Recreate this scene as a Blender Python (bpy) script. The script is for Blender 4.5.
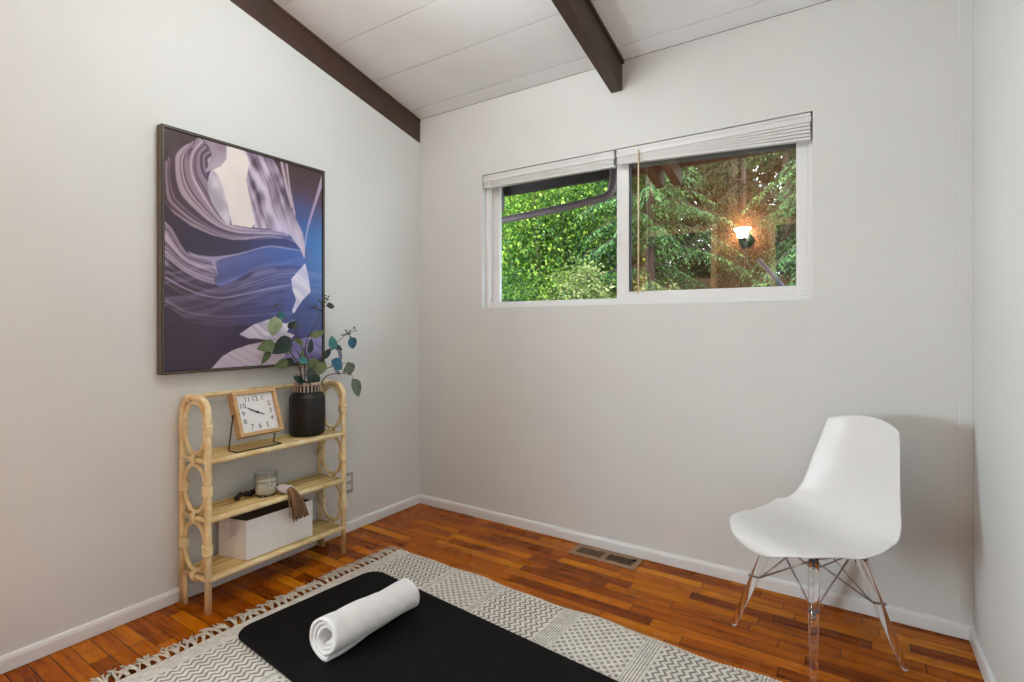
import bpy, bmesh, math, random
import numpy as np
from mathutils import Vector, Matrix

PI = math.pi
C = bpy.context.scene.collection
scene = bpy.context.scene
for o in list(bpy.data.objects):
    bpy.data.objects.remove(o, do_unlink=True)

# ------------------------------------------------------------------ camera
cam_data = bpy.data.cameras.new('camera')
cam = bpy.data.objects.new('camera', cam_data)
C.objects.link(cam)
cam_data.sensor_width = 36.0
cam_data.lens = 522.0 / 1024.0 * 36.0
cam_data.shift_y = -15.0 / 1024.0
cam_data.clip_start = 0.02
cam_data.clip_end = 200
cam.location = (2.403, -2.563, 1.17)
cam.rotation_euler = (PI / 2, 0, math.radians(33.1))
scene.camera = cam

# ------------------------------------------------------------------ view, world, sun, added fill light
scene.view_settings.view_transform = 'Standard'
scene.view_settings.look = 'None'
scene.view_settings.gamma = 1.0
scene.view_settings.use_curve_mapping = False
scene.view_settings.exposure = 0.30

world = bpy.data.worlds.new('sky')
scene.world = world
world.use_nodes = True
bg = world.node_tree.nodes['Background']
bg.inputs['Color'].default_value = (0.82, 0.91, 1.0, 1)
bg.inputs['Strength'].default_value = 3.6

sun_d = bpy.data.lights.new('sun', 'SUN')
sun_d.energy = 4.5
sun_d.angle = math.radians(1.0)
sun_d.color = (1.0, 0.93, 0.80)
sun = bpy.data.objects.new('sun', sun_d)
C.objects.link(sun)
sun.location = (4, -4, 8)
sun.rotation_euler = Vector((-0.42, 0.62, -0.66)).to_track_quat('-Z', 'Y').to_euler()

fill_d = bpy.data.lights.new('side_window_fill', 'AREA')   # fill light outside the unseen side window added behind the camera
fill_d.shape = 'RECTANGLE'
fill_d.size = 0.62
fill_d.size_y = 0.92
fill_d.energy = 114.0
fill_d.color = (0.82, 0.925, 1.0)
fill_light = bpy.data.objects.new('side_window_fill', fill_d)
C.objects.link(fill_light)
fill_light.location = (-0.22, -3.03, 0.93)
fill_light.rotation_euler = Vector((1, 0.12, 0)).to_track_quat('-Z', 'Z').to_euler()
FILL_LAMP_STRENGTH = 38.0       # opal globe of the unseen, added pendant
SCONCE_STRENGTH = 62.0     # wall sconce on the wall behind the camera

# ------------------------------------------------------------------ helpers: colour, nodes, materials
def lin(c):
    c = c / 255.0
    return c / 12.92 if c <= 0.04045 else ((c + 0.055) / 1.055) ** 2.4

def rgb(r, g, b):
    return (lin(r), lin(g), lin(b), 1.0)

class E:
    """A float socket that can be written as arithmetic."""
    def __init__(s, nt, sock):
        s.nt, s.sock = nt, sock
    def op(s, name, *args, clamp=False):
        n = s.nt.nodes.new('ShaderNodeMath')
        n.operation = name
        n.use_clamp = clamp
        for i, a in enumerate((s,) + args):
            if isinstance(a, E):
                s.nt.links.new(a.sock, n.inputs[i])
            else:
                n.inputs[i].default_value = a
        return E(s.nt, n.outputs[0])
    def __add__(s, o): return s.op('ADD', o)
    def __radd__(s, o): return s.op('ADD', o)
    def __sub__(s, o): return s.op('SUBTRACT', o)
    def __mul__(s, o): return s.op('MULTIPLY', o)
    def __rmul__(s, o): return s.op('MULTIPLY', o)
    def __truediv__(s, o): return s.op('DIVIDE', o)
    def floor(s): return s.op('FLOOR')
    def fract(s): return s.op('FRACT')
    def abs(s): return s.op('ABSOLUTE')
    def lt(s, o): return s.op('LESS_THAN', o)
    def gt(s, o): return s.op('GREATER_THAN', o)
    def min(s, o): return s.op('MINIMUM', o)
    def max(s, o): return s.op('MAXIMUM', o)
    def sin(s): return s.op('SINE')
    def inside(s, a, b): return s.gt(a) * s.lt(b)

class Mat:
    def __init__(s, name):
        s.m = bpy.data.materials.new(name)
        s.m.use_nodes = True
        s.nt = s.m.node_tree
        s.b = s.nt.nodes['Principled BSDF']
    def node(s, t, **kw):
        n = s.nt.nodes.new(t)
        for k, v in kw.items():
            setattr(n, k, v)
        return n
    def link(s, a, b): s.nt.links.new(a.sock if isinstance(a, E) else a, b)
    def set(s, **kw):
        for k, v in kw.items():
            s.b.inputs[k.replace('_', ' ')].default_value = v
        return s
    def coords(s, kind='Object'):
        tc = s.node('ShaderNodeTexCoord')
        sp = s.node('ShaderNodeSeparateXYZ')
        s.link(tc.outputs[kind], sp.inputs[0])
        return tc.outputs[kind], [E(s.nt, sp.outputs[i]) for i in range(3)]
    def vec(s, x, y, z=0.0):
        n = s.node('ShaderNodeCombineXYZ')
        for i, a in enumerate((x, y, z)):
            if isinstance(a, E): s.link(a, n.inputs[i])
            else: n.inputs[i].default_value = a
        return n.outputs[0]
    def noise(s, vec, scale, detail=3.0, rough=0.5, distort=0.0):
        n = s.node('ShaderNodeTexNoise')
        n.inputs['Scale'].default_value = scale
        n.inputs['Detail'].default_value = detail
        n.inputs['Roughness'].default_value = rough
        n.inputs['Distortion'].default_value = distort
        if vec is not None: s.link(vec, n.inputs['Vector'])
        return E(s.nt, n.outputs['Fac'])
    def white(s, vec):
        n = s.node('ShaderNodeTexWhiteNoise', noise_dimensions='3D')
        s.link(vec, n.inputs['Vector'])
        sp = s.node('ShaderNodeSeparateColor')
        s.link(n.outputs['Color'], sp.inputs[0])
        return [E(s.nt, sp.outputs[i]) for i in range(3)]
    def ramp(s, fac, stops, interp='LINEAR'):
        n = s.node('ShaderNodeValToRGB')
        cr = n.color_ramp
        cr.interpolation = interp
        while len(cr.elements) < len(stops): cr.elements.new(0.5)
        for e, (p, c) in zip(cr.elements, stops):
            e.position = p
            e.color = c
        s.link(fac, n.inputs[0])
        return n.outputs['Color']
    def mix(s, fac, a, b, blend='MIX'):
        n = s.node('ShaderNodeMix', data_type='RGBA', blend_type=blend)
        if isinstance(fac, E): s.link(fac, n.inputs[0])
        else: n.inputs[0].default_value = fac
        for v, i in ((a, 6), (b, 7)):
            if isinstance(v, tuple): n.inputs[i].default_value = v
            else: s.link(v, n.inputs[i])
        return n.outputs[2]
    def bump(s, h, strength=0.3, dist=0.005):
        n = s.node('ShaderNodeBump')
        n.inputs['Strength'].default_value = strength
        n.inputs['Distance'].default_value = dist
        s.link(h, n.inputs['Height'])
        s.link(n.outputs[0], s.b.inputs['Normal'])
    def color(s, c): s.link(c, s.b.inputs['Base Color'])

def plain(name, c, rough=0.5, var=0.04, scale=14.0, metal=0.0, bump=0.0, spec=0.5, bscale=120.0):
    """A solid colour with a slight procedural mottling."""
    m = Mat(name)
    v, _ = m.coords()
    n = m.noise(v, scale, 4.0)
    lo = tuple(x * (1 - var) for x in c[:3]) + (1,)
    hi = tuple(min(1, x * (1 + var)) for x in c[:3]) + (1,)
    m.color(m.ramp(n, [(0.3, lo), (0.7, hi)]))
    m.set(Roughness=rough, Metallic=metal)
    m.b.inputs['Specular IOR Level'].default_value = spec
    if bump: m.bump(m.noise(v, bscale, 3.0), bump, 0.002)
    return m.m

def emitter(name, c, strength):
    m = Mat(name)
    m.set(Base_Color=c, Emission_Color=c, Emission_Strength=strength)
    return m.m

M = {}
M['wall'] = plain('wall_paint', (0.705, 0.722, 0.712, 1), 0.55, 0.02, 2.5, bump=0.05, bscale=220, spec=0.3)
M['ceiling'] = plain('ceiling_paint', (0.855, 0.88, 0.895, 1), 0.6, 0.03, 3.0, bump=0.05, bscale=160, spec=0.3)
M['trim'] = plain('trim_paint', (0.79, 0.81, 0.82, 1), 0.32, 0.02, 6.0)
M['vinyl'] = plain('white_vinyl', (0.81, 0.83, 0.84, 1), 0.35, 0.02, 5.0)
M['blind'] = plain('blind_slat_white', (0.73, 0.74, 0.735, 1), 0.4, 0.03, 8.0)
M['cord'] = plain('cord_off_white', (0.72, 0.66, 0.54, 1), 0.6, 0.05, 40.0)
M['wand'] = plain('wand_cream', (0.80, 0.62, 0.42, 1), 0.3, 0.04, 30.0)
M['dark_strip'] = plain('weatherstrip_grey', rgb(70, 72, 82), 0.6, 0.1)
M['beam'] = plain('brown_painted_wood', rgb(68, 48, 40), 0.42, 0.14, 9.0, bump=0.1)
M['eave'] = plain('dark_brown_eave', rgb(52, 40, 40), 0.6, 0.15, 5.0)
M['pipe'] = plain('grey_brown_metal', rgb(108, 92, 96), 0.45, 0.12, 6.0)
M['rear'] = None

def wood(name, a, b, sx, sy, sz, rough=0.45):
    m = Mat(name)
    v, (x, y, z) = m.coords()
    n = m.noise(m.vec(x * sx, y * sy, z * sz), 1.0, 5.0, 0.6, 0.6)
    m.color(m.ramp(n, [(0.28, a), (0.55, tuple((p + q) / 2 for p, q in zip(a, b))), (0.75, b)]))
    m.set(Roughness=rough)
    return m.m

M['rear'] = wood('tan_wood_panel', rgb(132, 78, 44), rgb(184, 124, 76), 26, 26, 1.5)
M['brown_door'] = wood('dark_brown_door_wood', rgb(66, 38, 22), rgb(98, 60, 36), 30, 30, 1.2)
M['casing'] = wood('light_wood_casing', rgb(176, 128, 86), rgb(214, 170, 124), 40, 40, 1.4)
M['clock_wood'] = wood('pale_oak', rgb(184, 146, 98), rgb(216, 182, 134), 8, 8, 60)

def rattan_mat():
    m = Mat('honey_rattan')
    v, (x, y, z) = m.coords()
    n = m.noise(v, 16.0, 4.0, 0.6)
    f = m.noise(v, 90.0, 2.0)
    c = m.ramp(n, [(0.30, rgb(214, 184, 124)), (0.5, rgb(232, 210, 160)), (0.72, rgb(244, 230, 192))])
    c = m.mix(f.gt(0.68) * 0.35, c, rgb(168, 128, 74))
    m.color(c)
    m.set(Roughness=0.36)
    m.bump(n, 0.2, 0.003)
    return m.m
M['rattan'] = rattan_mat()

def slat_mat():
    m = Mat('bamboo_slats')
    v, (x, y, z) = m.coords()
    wn = m.white(m.vec((x * 70.0).floor(), 0.0, (z * 3).floor()))
    n = m.noise(m.vec(x * 60, y * 5, z * 3), 1.0, 4.0)
    c = m.ramp(wn[0] * 0.55 + n * 0.45, [(0.2, rgb(186, 150, 84)), (0.5, rgb(218, 188, 120)), (0.8, rgb(236, 214, 158))])
    m.color(c)
    m.set(Roughness=0.4)
    return m.m
M['slats'] = slat_mat()
M['wrap'] = plain('rattan_binding', rgb(240, 222, 176), 0.45, 0.12, 60.0, bump=0.5, bscale=300)

def floor_mat():
    m = Mat('oak_strip_floor')
    v, (x, y, z) = m.coords()
    W = 0.0585
    yr = (y + 1.498) / W
    row = yr.floor()
    r = m.white(m.vec(row, 3.7, 0.0))
    L = r[1] * 0.42 + 0.30
    xs = x / L + r[0] * 17.0
    col = xs.floor()
    p = m.white(m.vec(row, col, 1.0))
    gx = (xs.fract() - 0.5).abs()
    gy = (yr.fract() - 0.5).abs()
    gap = gy.gt(0.470).max(((gx * -1.0 + 0.5) * L).lt(0.0017))
    g1 = m.noise(m.vec(x * 3.4 + p[1] * 90.0, y * 46.0 + p[0] * 30.0, p[2] * 20.0), 1.0, 6.0, 0.70, 0.5)
    # cathedral figure, a different patch of rings on each strip
    cx = m.noise(m.vec(x * 2.0 + p[0] * 40.0, y * 26.0 + p[2] * 60.0, p[1] * 9.0), 1.0, 2.0, 0.45, 0.2)
    rings = ((cx * 15.0).fract() - 0.5).abs() * 2.0
    rg = rings.op('POWER', 3.0)
    tone = p[0] * 0.50 + g1 * 1.05 - 0.28
    c = m.ramp(tone, [(0.06, rgb(78, 30, 4)), (0.24, rgb(124, 55, 3)), (0.46, rgb(170, 86, 3)), (0.68, rgb(196, 112, 8)), (0.9, rgb(220, 144, 30))])
    c = m.mix(rg * p[2] * 0.5, c, rgb(92, 34, 4))
    c = m.mix(((g1 * -1.0 + 0.44) * 7.0).op('MAXIMUM', 0.0, clamp=True) * 0.6, c, rgb(78, 26, 6))
    # worn dark blotches and old stains
    st = m.noise(m.vec(x, y, 0.0), 3.4, 5.0, 0.65)
    c = m.mix((st - 0.55).max(0.0) * 1.3, c, rgb(66, 24, 6))
    c = m.mix(gap * 0.85, c, rgb(34, 14, 8))
    m.color(c)
    rr = m.noise(m.vec(x, y, 0.0), 6.0, 3.0)
    m.link(rr * 0.16 + 0.20, m.b.inputs['Roughness'])
    m.b.inputs['Specular IOR Level'].default_value = 0.10
    m.bump(gap * -1.0 + g1 * 0.12, 0.35, 0.0012)
    return m.m
M['floor'] = floor_mat()

def rug_mat():
    """Object x runs along the length of the rug, -y across it; bands of chevrons and of small diamonds."""
    m = Mat('woven_cotton_rug')
    vv, (u, y, z) = m.coords()
    v = y * -1.0
    P = 0.037
    tri = ((v / P).fract() - 0.5).abs() * 2.0
    chev = ((u + tri * 0.017) / 0.0255).fract().lt(0.40)
    du, dv = 0.0335, 0.031
    def lozenge(ou, ov, s):
        a = ((u / du + ou).fract() - 0.5).abs()
        b = ((v / dv + ov).fract() - 0.5).abs()
        return (a + b).lt(s)
    dia = lozenge(0, 0, 0.27).max(lozenge(0.5, 0.5, 0.27))
    hole = lozenge(0, 0, 0.10).max(lozenge(0.5, 0.5, 0.10))
    dia = dia - hole * 0.45
    edge = (u / 0.0105).fract().lt(0.36)
    dots = (v / 0.012).fract().lt(0.55)
    def band(a, b): return u.inside(a, b)
    stripes = band(0.006, 0.068)
    seps = band(0.372, 0.400)
    for a, b in ((0.650, 0.682), (0.985, 1.052), (1.335, 1.395), (1.72, 1.79)):
        seps = seps.max(band(a, b))
    cv = band(0.074, 0.366).max(band(0.688, 0.979)).max(band(1.401, 1.714))
    dm = band(0.406, 0.644).max(band(1.058, 1.329)).max(band(1.80, 2.2))
    fig = stripes * edge * 0.45 + seps * edge * (dots * 0.4 + 0.6) + cv * chev * 0.92 + dm * dia * 0.9
    wv = ((u / 0.0042).fract() - 0.5).abs() + ((v / 0.0042).fract() - 0.5).abs()
    n = m.noise(vv, 60.0, 4.0)
    cream = m.ramp(n, [(0.3, rgb(214, 210, 200)), (0.7, rgb(244, 240, 231))])
    grey = m.ramp(n, [(0.3, rgb(118, 112, 104)), (0.7, rgb(158, 151, 142))])
    c = m.mix(fig.min(1.0), cream, grey)
    c = m.mix((wv * 0.5).op('POWER', 2.0) * 0.5, c, rgb(120, 112, 100))
    m.color(c)
    m.set(Roughness=0.95)
    m.b.inputs['Specular IOR Level'].default_value = 0.1
    m.bump(wv * -0.6 - fig * 0.8 + n * 0.4, 0.8, 0.003)
    return m.m
M['rug'] = rug_mat()
M['fringe'] = plain('cotton_fringe', rgb(206, 198, 184), 0.95, 0.12, 40.0, bump=0.5, bscale=500, spec=0.1)
M['mat'] = plain('black_foam_rubber', rgb(14, 13, 14), 0.72, 0.35, 18.0, bump=0.12, bscale=420, spec=0.14)

def towel_mat():
    m = Mat('white_terry')
    v, _ = m.coords()
    n = m.noise(v, 260.0, 3.0, 0.7)
    big = m.noise(v, 16.0, 3.0)
    m.color(m.ramp(n, [(0.25, (0.855, 0.88, 0.895, 1)), (0.7, (0.83, 0.82, 0.81, 1))]))
    m.set(Roughness=1.0)
    m.b.inputs['Specular IOR Level'].default_value = 0.08
    m.b.inputs['Sheen Weight'].default_value = 0.25
    m.bump(n * 0.5 + big * 2.0, 0.6, 0.006)
    return m.m
M['towel'] = towel_mat()
M['black_vase'] = plain('matte_black_ceramic', rgb(14, 13, 15), 0.42, 0.25, 20.0, bump=0.08, bscale=90)
M['slot'] = plain('dark_slot', rgb(22, 18, 17), 0.7, 0.2)
M['tan_band'] = plain('tan_clay_band', rgb(176, 158, 142), 0.7, 0.12, 50.0, bump=0.2)
M['black_wire'] = plain('black_powder_coat', rgb(22, 20, 21), 0.42, 0.15)
M['clock_face'] = plain('clock_face_white', (0.80, 0.79, 0.80, 1), 0.45, 0.02)
M['ink'] = plain('black_ink', rgb(26, 26, 32), 0.5, 0.1)
M['bin'] = plain('white_fabric', rgb(240, 238, 236), 0.85, 0.04, 30.0, bump=0.25, bscale=600, spec=0.15)
M['bin_dark'] = plain('bin_lining', rgb(120, 104, 90), 0.9, 0.06, 30.0)
M['wax'] = plain('white_wax', rgb(240, 238, 228), 0.5, 0.03, 12.0)
M['label'] = plain('pale_label', rgb(208, 206, 194), 0.6, 0.03, 30.0)
M['bead'] = plain('black_bead', rgb(20, 20, 26), 0.3, 0.3, 60.0)
M['white_wrap'] = plain('white_thread', rgb(226, 220, 220), 0.9, 0.06, 80.0, bump=0.6, bscale=900)
M['jute'] = plain('brown_jute', rgb(150, 118, 90), 0.95, 0.22, 90.0, spec=0.1)
M['frame_bronze'] = plain('bronze_frame', rgb(104, 94, 78), 0.36, 0.14, 12.0, metal=0.35)
M['frame_edge'] = plain('frame_black_edge', rgb(22, 17, 18), 0.45, 0.2)
M['plate'] = plain('outlet_plate', rgb(168, 163, 158), 0.4, 0.03)
M['vent'] = plain('brown_metal_register', rgb(158, 124, 92), 0.42, 0.12, 30.0, metal=0.25)
M['void'] = plain('duct_dark', rgb(10, 9, 9), 0.9, 0.2)
M['shell'] = plain('white_moulded_plastic', (0.77, 0.77, 0.765, 1), 0.33, 0.012, 4.0)
M['chrome'] = plain('dark_chrome', rgb(168, 164, 162), 0.28, 0.1, 20.0, metal=0.95)
M['soil'] = plain('garden_soil', rgb(64, 58, 34), 0.95, 0.5, 3.0, bump=0.6, bscale=12)
M['fence'] = wood('weathered_brown_boards', rgb(50, 34, 22), rgb(92, 66, 40), 9, 9, 1.5, 0.8)
M['bark'] = wood('bark', rgb(58, 46, 40), rgb(108, 92, 84), 30, 30, 6, 0.9)

def glass_mat(name, tint, r0):
    """Thin window glass: clear, with the mirror share that its angle gives."""
    m = Mat(name)
    nt = m.nt
    tr = m.node('ShaderNodeBsdfTransparent')
    tr.inputs[0].default_value = tint
    gl = m.node('ShaderNodeBsdfGlossy')
    gl.inputs['Roughness'].default_value = 0.0
    lw = m.node('ShaderNodeLayerWeight')
    lw.inputs['Blend'].default_value = 0.5
    fr = E(nt, lw.outputs['Facing']).op('POWER', 5.0) * (1.0 - r0) + r0
    mx = m.node('ShaderNodeMixShader')
    nt.links.new(fr.sock, mx.inputs[0])
    nt.links.new(tr.outputs[0], mx.inputs[1])
    nt.links.new(gl.outputs[0], mx.inputs[2])
    nt.links.new(mx.outputs[0], nt.nodes['Material Output'].inputs['Surface'])
    return m.m
M['glass'] = glass_mat('window_glass', (0.97, 0.98, 0.97, 1), 0.012)
M['glass_double'] = glass_mat('double_glazing', (0.94, 0.95, 0.93, 1), 0.16)
M['jar_glass'] = glass_mat('jar_glass', (0.96, 0.97, 0.96, 1), 0.03)
def acrylic():
    m = Mat('clear_acrylic')
    m.set(Base_Color=(1.0, 0.985, 0.98, 1), Roughness=0.02, IOR=1.40)
    m.b.inputs['Transmission Weight'].default_value = 1.0
    return m.m
M['acrylic'] = acrylic()
M['fill_globe'] = emitter('fill_globe_lit', (0.91, 0.95, 0.95, 1), FILL_LAMP_STRENGTH)
M['sconce_glow'] = emitter('sconce_glass_lit', (1.0, 0.86, 0.66, 1), SCONCE_STRENGTH)
M['green_metal'] = plain('dark_green_metal', rgb(30, 52, 38), 0.4, 0.1, metal=0.4)

def leaf_mat(name, dark, mid, light, trans=0.35):
    m = Mat(name)
    g = m.node('ShaderNodeNewGeometry')
    v, _ = m.coords()
    n = m.noise(v, 1.1, 2.0)
    f = E(m.nt, g.outputs['Random Per Island']) * 0.55 + n * 0.45
    c = m.ramp(f, [(0.22, dark), (0.5, mid), (0.78, light)])
    m.color(c)
    m.set(Roughness=0.5)
    if trans:
        t = m.node('ShaderNodeBsdfTranslucent')
        m.link(c, t.inputs[0])
        mx = m.node('ShaderNodeMixShader')
        mx.inputs[0].default_value = trans
        m.nt.links.new(m.b.outputs[0], mx.inputs[1])
        m.nt.links.new(t.outputs[0], mx.inputs[2])
        m.nt.links.new(mx.outputs[0], m.nt.nodes['Material Output'].inputs['Surface'])
    return m.m
M['leaf_bright'] = leaf_mat('bright_green_leaves', rgb(26, 62, 14), rgb(74, 128, 28), rgb(172, 200, 74))
M['leaf_mid'] = leaf_mat('mid_green_leaves', rgb(19, 52, 19), rgb(52, 100, 33), rgb(112, 150, 60))
M['leaf_pale'] = leaf_mat('pale_green_leaves', rgb(76, 104, 44), rgb(134, 152, 83), rgb(180, 185, 136))
M['needle'] = leaf_mat('blue_green_needles', rgb(24, 58, 34), rgb(66, 118, 66), rgb(132, 174, 104), 0.25)
M['needle_dark'] = leaf_mat('dark_needles', rgb(17, 35, 17), rgb(41, 67, 30), rgb(83, 105, 49), 0.2)
for nm, c in dict(blue=(36, 92, 116), teal=(44, 110, 108), dark=(34, 54, 46), olive=(92, 104, 62), grey=(98, 112, 98), pale=(160, 178, 140), slate=(112, 116, 140)).items():
    M['euc_' + nm] = plain('eucalyptus_' + nm, rgb(*c), 0.5, 0.22, 30.0)
M['stem'] = plain('brown_stem', rgb(86, 62, 50), 0.6, 0.15, 60.0)
M['berry'] = plain('green_brown_berry', rgb(84, 92, 66), 0.5, 0.25, 60.0)

# ------------------------------------------------------------------ helpers: meshes and objects
class MB:
    """Collects shapes (world coordinates) and links them as ONE mesh object."""
    def __init__(s):
        s.v, s.f, s.mi, s.sm = [], [], [], []
        s.mat = 0
    def add(s, verts, faces, smooth=False):
        o = len(s.v)
        s.v.extend([tuple(p) for p in verts])
        for f in faces:
            s.f.append(tuple(i + o for i in f))
            s.mi.append(s.mat)
            s.sm.append(smooth)
        return s
    def box(s, x0, x1, y0, y1, z0, z1, bevel=0.0, mtx=None):
        bm = bmesh.new()
        bmesh.ops.create_cube(bm, size=1.0)
        for q in bm.verts:
            q.co = ((x0 + x1) / 2 + q.co.x * (x1 - x0), (y0 + y1) / 2 + q.co.y * (y1 - y0), (z0 + z1) / 2 + q.co.z * (z1 - z0))
        if bevel:
            bmesh.ops.bevel(bm, geom=bm.edges[:], offset=bevel, segments=2, profile=0.5, affect='EDGES')
        s.addbm(bm, mtx)
        return s
    def addbm(s, bm, mtx=None, smooth=False):
        bm.verts.index_update()
        vs = [(mtx @ q.co) if mtx else q.co for q in bm.verts]
        s.add([tuple(q) for q in vs], [[q.index for q in f.verts] for f in bm.faces], smooth)
        bm.free()
    def prism(s, poly, axis, a, b):
        """Polygon in the two other axes, extruded along axis from a to b."""
        n = len(poly)
        def pt(p, t):
            return {'x': (t, p[0], p[1]), 'y': (p[0], t, p[1]), 'z': (p[0], p[1], t)}[axis]
        vs = [pt(p, a) for p in poly] + [pt(p, b) for p in poly]
        fs = [tuple(range(n))[::-1], tuple(range(n, 2 * n))] + [(i, (i + 1) % n, n + (i + 1) % n, n + i) for i in range(n)]
        s.add(vs, fs)
        return s
    def tube(s, path, r, n=10, closed=False, caps=True):
        P = [Vector(p) for p in path]
        m = len(P)
        R = r if isinstance(r, (list, tuple)) else [r] * m
        T = []
        for i in range(m):
            if closed: t = P[(i + 1) % m] - P[i - 1]
            else: t = P[min(i + 1, m - 1)] - P[max(i - 1, 0)]
            T.append(t.normalized() if t.length > 1e-9 else Vector((0, 0, 1)))
        up = Vector((0, 0, 1)) if abs(T[0].z) < 0.9 else Vector((1, 0, 0))
        nrm = (up - T[0] * up.dot(T[0])).normalized()
        vs = []
        for i in range(m):
            nrm = nrm - T[i] * nrm.dot(T[i])
            nrm = nrm.normalized() if nrm.length > 1e-6 else T[i].orthogonal().normalized()
            bn = T[i].cross(nrm)
            for k in range(n):
                a = 2 * PI * k / n
                vs.append(P[i] + (nrm * math.cos(a) + bn * math.sin(a)) * R[i])
        fs = []
        for i in range(m if closed else m - 1):
            j = (i + 1) % m
            for k in range(n):
                fs.append((i * n + k, i * n + (k + 1) % n, j * n + (k + 1) % n, j * n + k))
        if caps and not closed:
            fs.append(tuple(range(n))[::-1])
            fs.append(tuple(range((m - 1) * n, m * n)))
        s.add(vs, fs, True)
        return s
    def lathe(s, cx, cy, prof, n=40):
        """prof: (radius, z) from the bottom up."""
        vs, fs = [], []
        for r, z in prof:
            for k in range(n):
                a = 2 * PI * k / n
                vs.append((cx + r * math.cos(a), cy + r * math.sin(a), z))
        for i in range(len(prof) - 1):
            for k in range(n):
                fs.append((i * n + k, i * n + (k + 1) % n, (i + 1) * n + (k + 1) % n, (i + 1) * n + k))
        s.add(vs, fs, True)
        return s
    def ball(s, c, r, seg=14, squash=1.0):
        bm = bmesh.new()
        bmesh.ops.create_uvsphere(bm, u_segments=seg, v_segments=max(6, seg // 2), radius=r)
        for q in bm.verts:
            q.co = (q.co.x + c[0], q.co.y + c[1], q.co.z * squash + c[2])
        s.addbm(bm, None, True)
        return s
    def build(s, name, mats, parent=None, org=None):
        me = bpy.data.meshes.new(name)
        if org is None:
            org = tuple(root_loc(parent)) if parent else (0, 0, 0)
        ox, oy, oz = org
        me.from_pydata([(x - ox, y - oy, z - oz) for x, y, z in s.v], [], s.f)
        mats = mats if isinstance(mats, (list, tuple)) else [mats]
        for m in mats: me.materials.append(m)
        me.polygons.foreach_set('material_index', s.mi)
        me.polygons.foreach_set('use_smooth', s.sm)
        me.validate()
        o = bpy.data.objects.new(name, me)
        C.objects.link(o)
        if parent: o.parent = parent
        else: o.location = org
        if any(s.sm) and not all(s.sm):
            pass
        return o

def root_loc(o):
    while o.parent: o = o.parent
    return o.location

def thing(name, label, cat, loc, group=None):
    o = bpy.data.objects.new(name, None)
    o.empty_display_size = 0.05
    C.objects.link(o)
    o.location = loc
    return tag(o, label, cat, group)

def tag(o, label, cat, group=None):
    o['label'] = label
    o['category'] = cat
    if group: o['group'] = group
    return o

def struct(o):
    o['kind'] = 'structure'
    return o

def copy_tree(o, parent=None):
    c = o.copy()
    C.objects.link(c)
    c.parent = parent
    for ch in list(o.children): copy_tree(ch, c)
    return c

def text_shape(txt, size):
    """2-D outline of a word as (vertices, faces), centred on the origin."""
    cu = bpy.data.curves.new('lettering', 'FONT')
    cu.body = txt
    cu.size = size
    cu.align_x = 'CENTER'
    cu.align_y = 'CENTER'
    cu.resolution_u = 3
    ob = bpy.data.objects.new('lettering', cu)
    C.objects.link(ob)
    dg = bpy.context.evaluated_depsgraph_get()
    me = ob.evaluated_get(dg).to_mesh()
    vs = [tuple(q.co) for q in me.vertices]
    fs = [tuple(p.vertices) for p in me.polygons]
    ob.evaluated_get(dg).to_mesh_clear()
    bpy.data.objects.remove(ob, do_unlink=True)
    bpy.data.curves.remove(cu)
    return vs, fs

def bez(pts, n=16):
    """Smooth Catmull-Rom curve through points."""
    P = [Vector(p) for p in pts]
    P = [P[0] * 2 - P[1]] + P + [P[-1] * 2 - P[-2]]
    out = []
    for i in range(1, len(P) - 2):
        for k in range(n):
            t = k / n
            a, b, c, d = P[i - 1], P[i], P[i + 1], P[i + 2]
            out.append(0.5 * ((2 * b) + (c - a) * t + (2 * a - 5 * b + 4 * c - d) * t * t + (3 * b - a - 3 * c + d) * t ** 3))
    out.append(P[-2])
    return out

# ------------------------------------------------------------------ the room
W, REAR, T = 2.78, -3.42, 0.14
SL, Z0 = 0.228, 2.535                     # the ceiling rises away from the window wall
def cz(y): return Z0 - SL * y

WX0, WX1, WZ0, WZ1 = 0.515, 2.262, 1.280, 2.088
b = MB()
b.box(-T, W + T, -3.7, 0.14, -0.06, 0.0)
struct(b.build('floor', M['floor']))
b = MB()                                   # window wall, with its opening
b.box(-T, WX0, 0, T, 0, Z0)
b.box(WX1, W + T, 0, T, 0, Z0)
b.box(WX0, WX1, 0, T, 0, WZ0)
b.box(WX0, WX1, 0, T, WZ1, Z0)
struct(b.build('wall_back', M['wall']))
SY0, SY1, SZ0, SZ1 = -3.34, -2.72, 0.44, 1.42   # opening of the unseen side window added behind the camera
b = MB()
b.prism([(SY1, 0), (0, 0), (0, cz(0)), (SY1, cz(SY1))], 'x', -T, 0)
b.prism([(REAR, 0), (SY0, 0), (SY0, cz(SY0)), (REAR, cz(REAR))], 'x', -T, 0)
b.prism([(SY0, 0), (SY1, 0), (SY1, SZ0), (SY0, SZ0)], 'x', -T, 0)
b.prism([(SY0, SZ1), (SY1, SZ1), (SY1, cz(SY1)), (SY0, cz(SY0))], 'x', -T, 0)
struct(b.build('wall_left', M['wall']))
b = MB()
b.prism([(REAR, 0), (0, 0), (0, cz(0)), (REAR, cz(REAR))], 'x', W, W + T)
struct(b.build('wall_right', M['wall']))
b = MB()
b.box(-T, W + T, REAR - T, REAR, 0, cz(REAR))
struct(b.build('wall_rear', M['rear']))
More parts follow.
